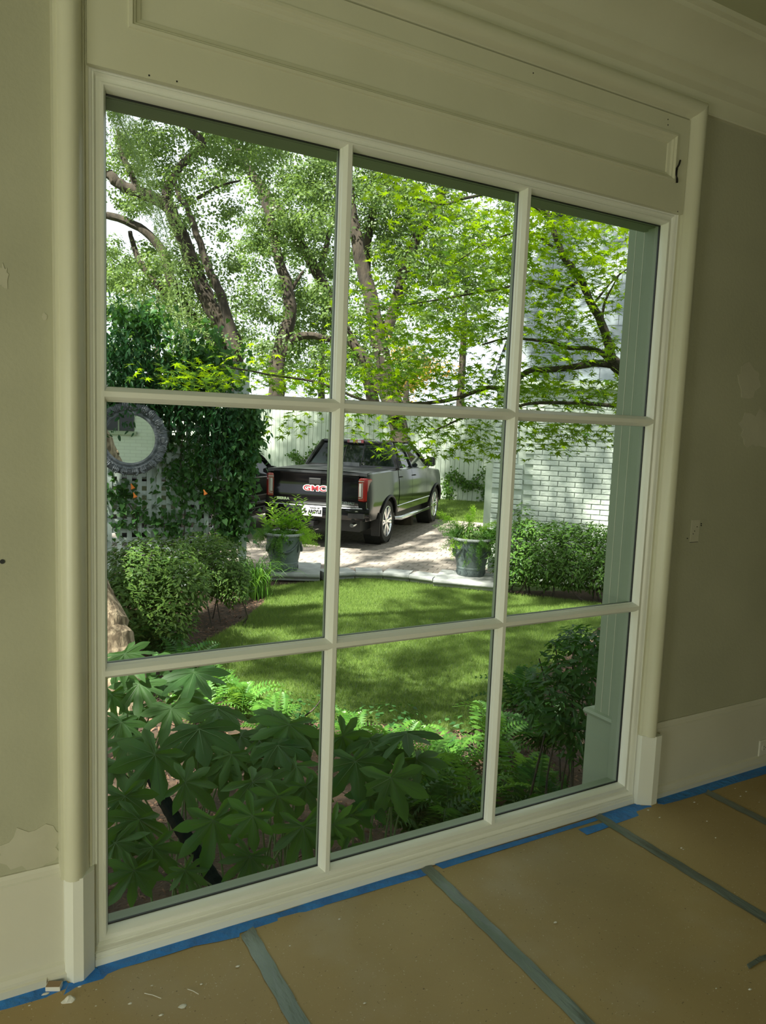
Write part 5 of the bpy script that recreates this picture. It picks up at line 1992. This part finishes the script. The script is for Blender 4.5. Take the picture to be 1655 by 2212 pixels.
def wheel(parent, x, y, side, r=.41, rim=.285, w=.27):
    root = MB()
    xi, xo = x - side * w, x
    tp = [(rim, 0), (rim + .02, .012), (r - .03, .012), (r - .008, -.02), (r, -.06), (r, -w + .06), (r - .01, -w + .02), (rim, -w)]
    root.lathe([(a, side * b) for a, b in tp], (x, y, r), 40, False, 'X')
    ty = root.build('tyre', RUBB, parent, local=True, smooth=True)
    m = MB()
    m.lathe([(rim + .004, side * .010), (rim - .012, side * .012), (rim - .022, side * -.01), (rim - .03, side * -.10), (rim - .04, side * -.2)], (x, y, r), 40, False, 'X')
    m.build('rim', CHRO, ty, local=True, smooth=True)
    m = MB()
    m.lathe([(.001, side * -.14), (rim - .02, side * -.14)], (x, y, r), 24, False, 'X')
    m.build('brake_disc', CARK, ty, local=True)
    m = MB()
    for k in range(6):
        for q in (-.16, .16):
            a = 2 * math.pi * k / 6 + q
            d0, d1 = np.array([0, math.cos(a - q * .4), math.sin(a - q * .4)]), np.array([0, math.cos(a), math.sin(a)])
            c0, c1 = np.array([x - side * .02, y, r]) + d0 * .05, np.array([x - side * .005, y, r]) + d1 * (rim - .014)
            ax = c1 - c0
            ln = np.linalg.norm(ax)
            ax /= ln
            sd_ = np.cross(ax, [1, 0, 0])
            m.obox((c0 + c1) / 2, sd_, (-side, 0, 0), ax, .020, .012, ln / 2, .005)
    m.lathe([(.07, side * -.05), (.066, side * -.01), (.045, side * .0), (.001, side * .002)], (x, y, r), 20, False, 'X')
    m.build('spokes', CHRO, ty, local=True)
    return ty


def vehicle(o0, az, label, pickup=True):
    V = empty('pickup_truck' if pickup else 'parked_suv', (o0[0], o0[1], DRIVE), label, 'truck' if pickup else 'car', rz=-az)
    FY = 3.645 if pickup else 3.0
    rear, front = (-1.14, 4.55) if pickup else (-1.02, 3.85)
    belt = [(rear, 1.33), (.62, 1.33), (FY - .75, 1.30), (FY - .4, 1.24), (front - .25, 1.16), (front, 1.02)] if pickup else [(rear, 1.12), (1.0, 1.10), (FY - .7, 1.06), (front - .3, .98), (front, .84)]
    bot = .52 if pickup else .38
    ar = .49 if pickup else .44
    WR = .41 if pickup else .37
    hw = 1.0 if pickup else .95

    def sx(z, y):
        zt = interp(belt, y)
        f = (z - bot) / (zt - bot)
        b = hw * (.955 + .045 * math.sin(math.pi * min(1, max(0, f * .85 + .12))))
        fr = max(0, (y - (front - .6)) / .6)
        re = max(0, ((rear + .22) - y) / .22)
        return b - .16 * fr ** 2 - .045 * re ** 2 + (.02 * math.exp(-((abs(y) - .0) / .5) ** 2) + .02 * math.exp(-((y - FY) / .5) ** 2)) * (1 - abs(f - .5)) * (1 if pickup else .6)

    def zb(y):
        z = bot
        for yc in (0, FY):
            d = abs(y - yc)
            if d < ar:
                z = max(z, WR + math.sqrt(ar * ar - d * d) * .97)
        return z

    def side_panel(name, y0, y1, sgn, ins=.0):
        n = max(3, int((y1 - y0) / .045))
        rs = []
        for i in range(n + 1):
            y = y0 + (y1 - y0) * i / n
            b, t = zb(y), interp(belt, y)
            b = min(b, t - .05)
            ring = []
            for k in range(9):
                z = b + (t - b) * k / 8
                ring.append((sgn * (sx(z, y) - ins), y, z))
            z = t
            ring.append((sgn * (sx(z, y) - .03 - ins), y, t + .022))
            rs.append(ring)
        m = MB()
        m.rings(rs, False)
        # returned edges give the panel thickness
        m.add([r[0] for r in rs] + [(p[0] - sgn * .06, p[1], p[2]) for p in [r[0] for r in rs]], [(i, i + 1, n + 2 + i, n + 1 + i) for i in range(n)])
        for r in (rs[0], rs[-1]):
            m.add(r + [(p[0] - sgn * .04, p[1], p[2]) for p in r], [(i, i + 1, 10 + i + 1, 10 + i) for i in range(9)])
        return m.build(name, CARP, V, local=True, smooth=True)

    cabr = .66 if pickup else rear
    mid = 1.62 if pickup else 1.0
    hinge = FY - .88
    for sgn in (-1, 1):
        if pickup:
            side_panel('bed_side', rear, .62, sgn)
        else:
            side_panel('quarter_panel', rear, .22, sgn)
        fd = side_panel('front_door', mid + .006, hinge - .006, sgn)
        rd = side_panel('rear_door', (.66 if pickup else .225) + .006, mid - .006, sgn)
        side_panel('fender', hinge, front, sgn)
        for pr_, yy in ((fd, mid + .12), (rd, (.66 if pickup else .24) + .12)):
            zz = interp(belt, yy) - .13
            xx = sgn * (sx(zz, yy) + .012)
            MB().tube([(xx - sgn * .012, yy - .07, zz), (xx + sgn * .012, yy - .05, zz), (xx + sgn * .016, yy + .05, zz), (xx - sgn * .012, yy + .07, zz)], .012, 6).build('door_handle', CARP if pickup else CHRO, pr_, local=True, smooth=True)
        # chrome lower door strip, arch lips, step bar
        m = MB()
        y0_, y1_ = (.55, hinge + .3)
        m.tube([(sgn * (sx(bot + .13, y) + .004), y, bot + .13) for y in lin(y0_, y1_, 14)], .010, 6)
        m.build('side_strip', CHRO, V, local=True, smooth=True)
        for yc in (0, FY):
            path = [(sgn * (sx(zb(yc + ar * math.cos(a) * .995), yc) + .006), yc + (ar) * math.cos(a), WR + (ar) * .97 * math.sin(a)) for a in lin(math.radians(172), math.radians(8), 25)]
            MB().tube(path, .024, 6).build('arch_trim', CARK if pickup else CARP, V, local=True, smooth=True)
            m = MB()
            m.lathe([(.001, -sgn * .34), (ar - .01, -sgn * .34), (ar - .01, -sgn * .05)], (sgn * hw, yc, WR), 28, False, 'X')
            m.build('wheel_well', GASK, V, local=True)
        if pickup:
            MB().tube([(sgn * .93, .62, .40), (sgn * 1.02, .72, .40), (sgn * 1.02, FY - .75, .40), (sgn * .93, FY - .62, .40)], [.03, .045, .045, .03], 10).build('step_bar', CHRO, V, local=True, smooth=True)
        # door mirror
        my = hinge - .28
        mz = interp(belt, my) + .14
        mm = MB()
        mm.rings([[(sgn * (hw - .03 + dx), my + yy, mz + zz) for yy, zz in ((-.05 * q, -.10 * q), (.06 * q, -.09 * q), (.06 * q, .09 * q), (-.05 * q, .10 * q))] for dx, q in ((0, .3), (.08, .6), (.12, 1), (.24, 1), (.27, .7))], True, True)
        mm.build('door_mirror', CARP, V, local=True, smooth=True)
        for yc in (0, FY):
            wheel(V, sgn * (hw - .03), yc, sgn, WR, .285 if pickup else .25)
    # under body
    MB().box((-.80, rear + .1, .32), (.80, front - .3, .75)).build('underbody', GASK, V, local=True)
    # hood
    m = MB()
    rs = []
    for y in lin(FY - .72, front, 10):
        t = interp(belt, y)
        rs.append([(x * (sx(t, y) - .03), y, t + .022 + .07 * (1 - x * x)) for x in lin(-1, 1, 11)])
    m.rings(rs, False)
    m.build('hood', CARP, V, local=True, smooth=True)
    # front face
    m = MB()
    m.box((-hw * .8, front - .04, .55), (hw * .8, front + .0, interp(belt, front)))
    m.build('grille', CHRO, V, local=True)
    MB().box((-hw * .86, front - .12, .38), (hw * .86, front + .10, .62)).build('front_bumper', CHRO, V, local=True)
    # cab
    RT_ = 1.87 if pickup else 1.74
    if pickup:
        st = [(.64, 1.33, .90, 1.33), (.70, 1.45, .86, 1.45), (.80, 1.70, .76, 1.70), (.86, 1.80, .72, 1.80), (.98, 1.86, .66, 1.86)]
    b0, b1 = (.64, FY - .62)
    r0_, r1_ = (.90, FY - 1.42)
    if not pickup:
        b0, b1 = rear + .05, FY - .50
        r0_, r1_ = rear + .42, FY - 1.30
    bz0, bz1 = interp(belt, b0) + .02, interp(belt, b1) + .03
    hb_, ht_ = hw - .055, hw - .30

    def gl(pts, name, m_=CGLA):
        mm = MB()
        mm.add(pts, [tuple(range(len(pts)))])
        return mm.build(name, m_, V, local=True)

    # pillars and roof as one shell: roof panel
    rs = []
    for i, y in enumerate(lin(r0_, r1_, 8)):
        f = i / 7
        cz = RT_ - .035 * (2 * f - 1) ** 2
        rs.append([(x * ht_, y, cz + .02 * (1 - x * x) - (.0 if abs(x) < .99 else .02)) for x in lin(-1, 1, 9)])
    m = MB().rings(rs, False)
    lo = RT_ - .07
    for sgn in (-1, 1):
        m.rings([[(sgn * ht_, y, RT_ - .055), (sgn * (ht_ + .02), y, lo), (sgn * (ht_ + .028), y, lo - .02)] for y in lin(r0_, r1_, 8)], False)
    m.build('roof', CARP, V, local=True, smooth=True)
    # pillars (tapering bars) and glass panels
    m = MB()
    for sgn in (-1, 1):
        A = np.array([sgn * hb_, b0, bz0])
        Bp = np.array([sgn * ht_, r0_, RT_ - .04])
        Cc = np.array([sgn * ht_, r1_, RT_ - .04])
        Dd = np.array([sgn * hb_, b1, bz1])
        m.tube([A, A * .5 + Bp * .5 + np.array([0, -.01, .02]), Bp], .048, 8)
        m.tube([Cc, Cc * .5 + Dd * .5 + np.array([0, .02, .03]), Dd], .040, 8)
        for yb_, yt_ in (((mid), mid + .0),):
            m.tube([(sgn * hb_, yb_, interp(belt, yb_) + .02), (sgn * (ht_ + .01), yt_, RT_ - .06)], .035, 8)
        m.tube([(sgn * hb_, b0 + .28, interp(belt, b0) + .02), (sgn * (ht_ + .01), r0_ + .16, RT_ - .06)], .035, 8)
    m.build('pillars', CARP, V, local=True, smooth=True)
    for sgn in (-1, 1):
        gl([(sgn * (hb_ + .004), b0 + .06, bz0), (sgn * (hb_ + .004), b1 - .06, bz1 - .01), (sgn * (ht_ + .014), r1_ - .02, RT_ - .06), (sgn * (ht_ + .014), r0_ + .04, RT_ - .06)], 'side_window')
        m = MB()
        m.tube([(sgn * (hb_ + .02), b0 + .06, bz0 + .002), (sgn * (hb_ + .02), b1 - .1, bz1)], .010, 6)
        m.build('window_trim', CHRO, V, local=True)
    gl([(-hb_, b1, bz1), (hb_, b1, bz1), (ht_, r1_, RT_ - .04), (-ht_, r1_, RT_ - .04)], 'windshield')
    rw = gl([(-hb_ + .02, b0 - .002, bz0), (hb_ - .02, b0 - .002, bz0), (ht_ - .01, r0_ - .01, RT_ - .05), (-ht_ + .01, r0_ - .01, RT_ - .05)], 'rear_window')
    m = MB()
    m.tube([(-hb_, b0, bz0 + .01), (hb_, b0, bz0 + .01)], .03, 6)
    m.tube([(-ht_, r0_, RT_ - .045), (ht_, r0_, RT_ - .045)], .045, 8)
    m.build('window_surround', CARP, V, local=True, smooth=True)
    if not pickup:
        m = MB()
        m.rings([[(x * (hw - .06), rear - .02 + .04 * abs(x), z) for z in (.45, .8, 1.12)] for x in lin(-1, 1, 7)], False)
        m.build('tailgate', CARP, V, local=True, smooth=True)
        MB().box((-.85, rear - .12, .40), (.85, rear + .02, .62)).build('rear_bumper', CARP, V, local=True)
        return V
    # third brake light
    lt = MB().box((-.17, r0_ - .075, RT_ - .055), (.17, r0_ - .035, RT_ + .005)).build('brake_light', REDL, V, local=True)
    m = MB()
    m.box((-.12, r0_ - .080, RT_ - .05), (-.05, r0_ - .070, RT_ - .005))
    m.box((.05, r0_ - .080, RT_ - .05), (.12, r0_ - .070, RT_ - .005))
    m.build('cargo_lamp', WHTL, lt, local=True)
    # head rests seen through the rear glass edge and sliding pane frame
    m = MB()
    sl = (RT_ - .05 - bz0)
    for xx in (-.20, .20):
        m.tube([(xx, b0 - .012, bz0), (xx * .92, r0_ - .02, RT_ - .06)], .008, 6)
    m.build('slider_frame', CARK, rw, local=True)
    m = MB().box((-.18, b0 - .05, bz0 + .01), (.18, b0 - .02, bz0 + .085)).build('rear_tag_box', mat('dull_grey', (.12, .13, .14), .5), V, local=True)
    # tonneau cover
    m = MB()
    rs = []
    for y in lin(rear - .01, .62, 8):
        rs.append([(x * .93, y, 1.352 + .018 * (1 - x ** 4)) for x in lin(-1, 1, 9)])
    m.rings(rs, False)
    m.box((-.93, rear - .02, 1.30), (.93, rear + .01, 1.352))
    m.build('tonneau_cover', mat('black_vinyl', (.03, .032, .035), .42), V, local=True, smooth=True)
    # tailgate
    yt = rear - .045
    m = MB()
    zs = [.76, .80, .98, 1.02, 1.20, 1.24, 1.31, 1.325]
    ys = [.02, .0, -.006, .006, .006, -.006, -.012, .02]
    xs = lin(-.80, .80, 17)
    m.rings([[(x, yt + q + .03 * (x / .8) ** 4 * .6, z) for z, q in zip(zs, ys)] for x in xs], False)
    m.box((-.78, yt + .03, .77), (.78, yt + .07, 1.30))
    tg = m.build('tailgate', CARP, V, local=True, smooth=True)
    m = MB()
    m.rings([[(-.11 + i, yt - .008 - q, 1.115 + i), (.11 - i, yt - .008 - q, 1.115 + i), (.11 - i, yt - .008 - q, 1.225 - i), (-.11 + i, yt - .008 - q, 1.225 - i)] for i, q in ((0, -.012), (0, .010), (.012, .014))], True, True)
    th = m.build('tailgate_handle', CARK, tg, local=True)
    RT90 = (math.radians(90), 0, 0)
    text('GMC', .125, REDT, tg, (0, yt - .012, 1.045), RT90, 'emblem', .006, 1.55, .002)
    text('GMC', .125, WHTP, tg, (0, yt - .008, 1.045), RT90, 'emblem_outline', .005, 1.55, .012)
    text('SIERRA', .062, CHRO, tg, (-.60, yt - .004, .835), RT90, 'badge', .006, 1.25, .003)
    text('DENALI', .055, CHRO, tg, (.62, yt - .004, .825), RT90, 'badge', .006, 1.25, .002)
    # tail lights wrap the corners
    for sgn in (-1, 1):
        m = MB()
        rs = []
        for z in (.86, .88, 1.24, 1.27):
            ins = .02 if z in (.86, 1.27) else 0
            rs.append([(sgn * (.80 + ins), yt + .01 + ins, z), (sgn * .90, yt + .002 + ins, z), (sgn * (.952 - ins), yt + .05, z), (sgn * (.972 - ins), yt + .20 - ins, z), (sgn * .90, yt + .20, z), (sgn * .80, yt + .08, z)])
        m.rings(rs, True, True)
        tl_ = m.build('tail_light', REDL, V, local=True, smooth=False)
        m = MB()
        m.box((sgn * .835 - .022, yt - .012, .95), (sgn * .835 + .022, yt + .01, 1.18))
        m.build('reverse_lamp', WHTL, tl_, local=True)
        m = MB()
        m.tube([(sgn * .90, yt - .002, 1.215), (sgn * .80, yt + .004, 1.215), (sgn * .80, yt + .004, 1.21)], .006, 5)
        m.tube([(sgn * .875, yt - .004, 1.19), (sgn * .875, yt - .004, .93), (sgn * .81, yt, .92)], .007, 5)
        m.build('lens_line', WHTL, tl_, local=True)
        # filler panel below the lamp
        MB().box((sgn * .88 - .07, yt + .01, .72), (sgn * .88 + .07, yt + .12, .86)).build('corner_panel', CARP, V, local=True)
    # rear bumper with corner steps
    m = MB()
    rs = []
    for x in lin(-1, 1, 15):
        yy = yt - .10 + .16 * abs(x) ** 4
        dz = .0 if abs(x) > .35 else -.02
        rs.append([(x * .985, yy + .13, .74), (x * .985, yy + .01, .745 + dz), (x * .985, yy, .72 + dz), (x * .985, yy + .005, .60), (x * .985, yy + .03, .54), (x * .985, yy + .13, .52)])
    m.rings(rs, False)
    bp_ = m.build('rear_bumper', CARP, V, local=True, smooth=True)
    MB().rings([[(x * .96, yt - .095 + .15 * abs(x) ** 4 + q, z) for q, z in ((.12, .748), (.0, .752), (-.006, .744))] for x in lin(-1, 1, 15)], False).build('step_pad', mat('brushed_steel', (.42, .43, .44), .3, metal=.8), bp_, local=True)
    for sgn in (-1, 1):
        MB().box((sgn * .80 - .14, yt - .10, .585), (sgn * .80 + .14, yt - .02, .66)).build('corner_step', CARK, bp_, local=True)
        m = MB()
        m.lathe([(.034, -.16), (.040, -.14), (.040, .0), (.034, .0), (.034, -.12)], (sgn * .74, yt + .04, .46), 16, True, 'Y')
        m.build('exhaust_tip', CHRO, V, local=True, smooth=True)
        MB().box((sgn * .95 - .10, -.56, .20), (sgn * .95 + .06, -.54, .62)).build('mud_flap', CARK, V, local=True)
    # licence plate with frame
    pl = MB().rings([[(-.19 + i, yt - .108 - q, .575 + i), (.19 - i, yt - .108 - q, .575 + i), (.19 - i, yt - .108 - q, .735 - i), (-.19 + i, yt - .108 - q, .735 - i)] for i, q in ((0, 0), (0, .006), (.010, .008))], True, True).build('licence_plate', WHTP, V, local=True)
    text('TOWN OF', .030, BLKT, pl, (.05, yt - .118, .712), RT90, 'plate_heading', .001, 1.3, .002)
    text('ARGYLE', .085, BLKT, pl, (.055, yt - .118, .648), RT90, 'plate_lettering', .001, .80, .006)
    m = MB()
    m.add([(-.15, yt - .118, .70), (-.12, yt - .118, .715), (-.12, yt - .118, .665), (-.085, yt - .118, .66), (-.105, yt - .118, .62), (-.115, yt - .118, .60), (-.13, yt - .118, .625), (-.175, yt - .118, .66)],
          [(0, 1, 2, 3, 4, 5, 6, 7)])
    m.build('plate_map', BLKT, pl, local=True)
    MB().box((-.04, yt - .12, .40), (.04, yt + .1, .48)).build('tow_hitch', CARK, V, local=True)
    return V


TR = (6.68 - .97 * math.cos(AZ), 9.92 + .97 * math.sin(AZ))
TR = (TR[0] + .10, TR[1] + .10)
vehicle(TR, AZ, 'black pickup truck with red lettering parked rear-on on the pavers', True)
su = np.array([TR[0], TR[1], 0]) + GW * (-2.55) + GU * (-1.75)
vehicle((su[0], su[1]), AZ, 'black sport utility vehicle mostly hidden behind the vine-covered lattice', False)
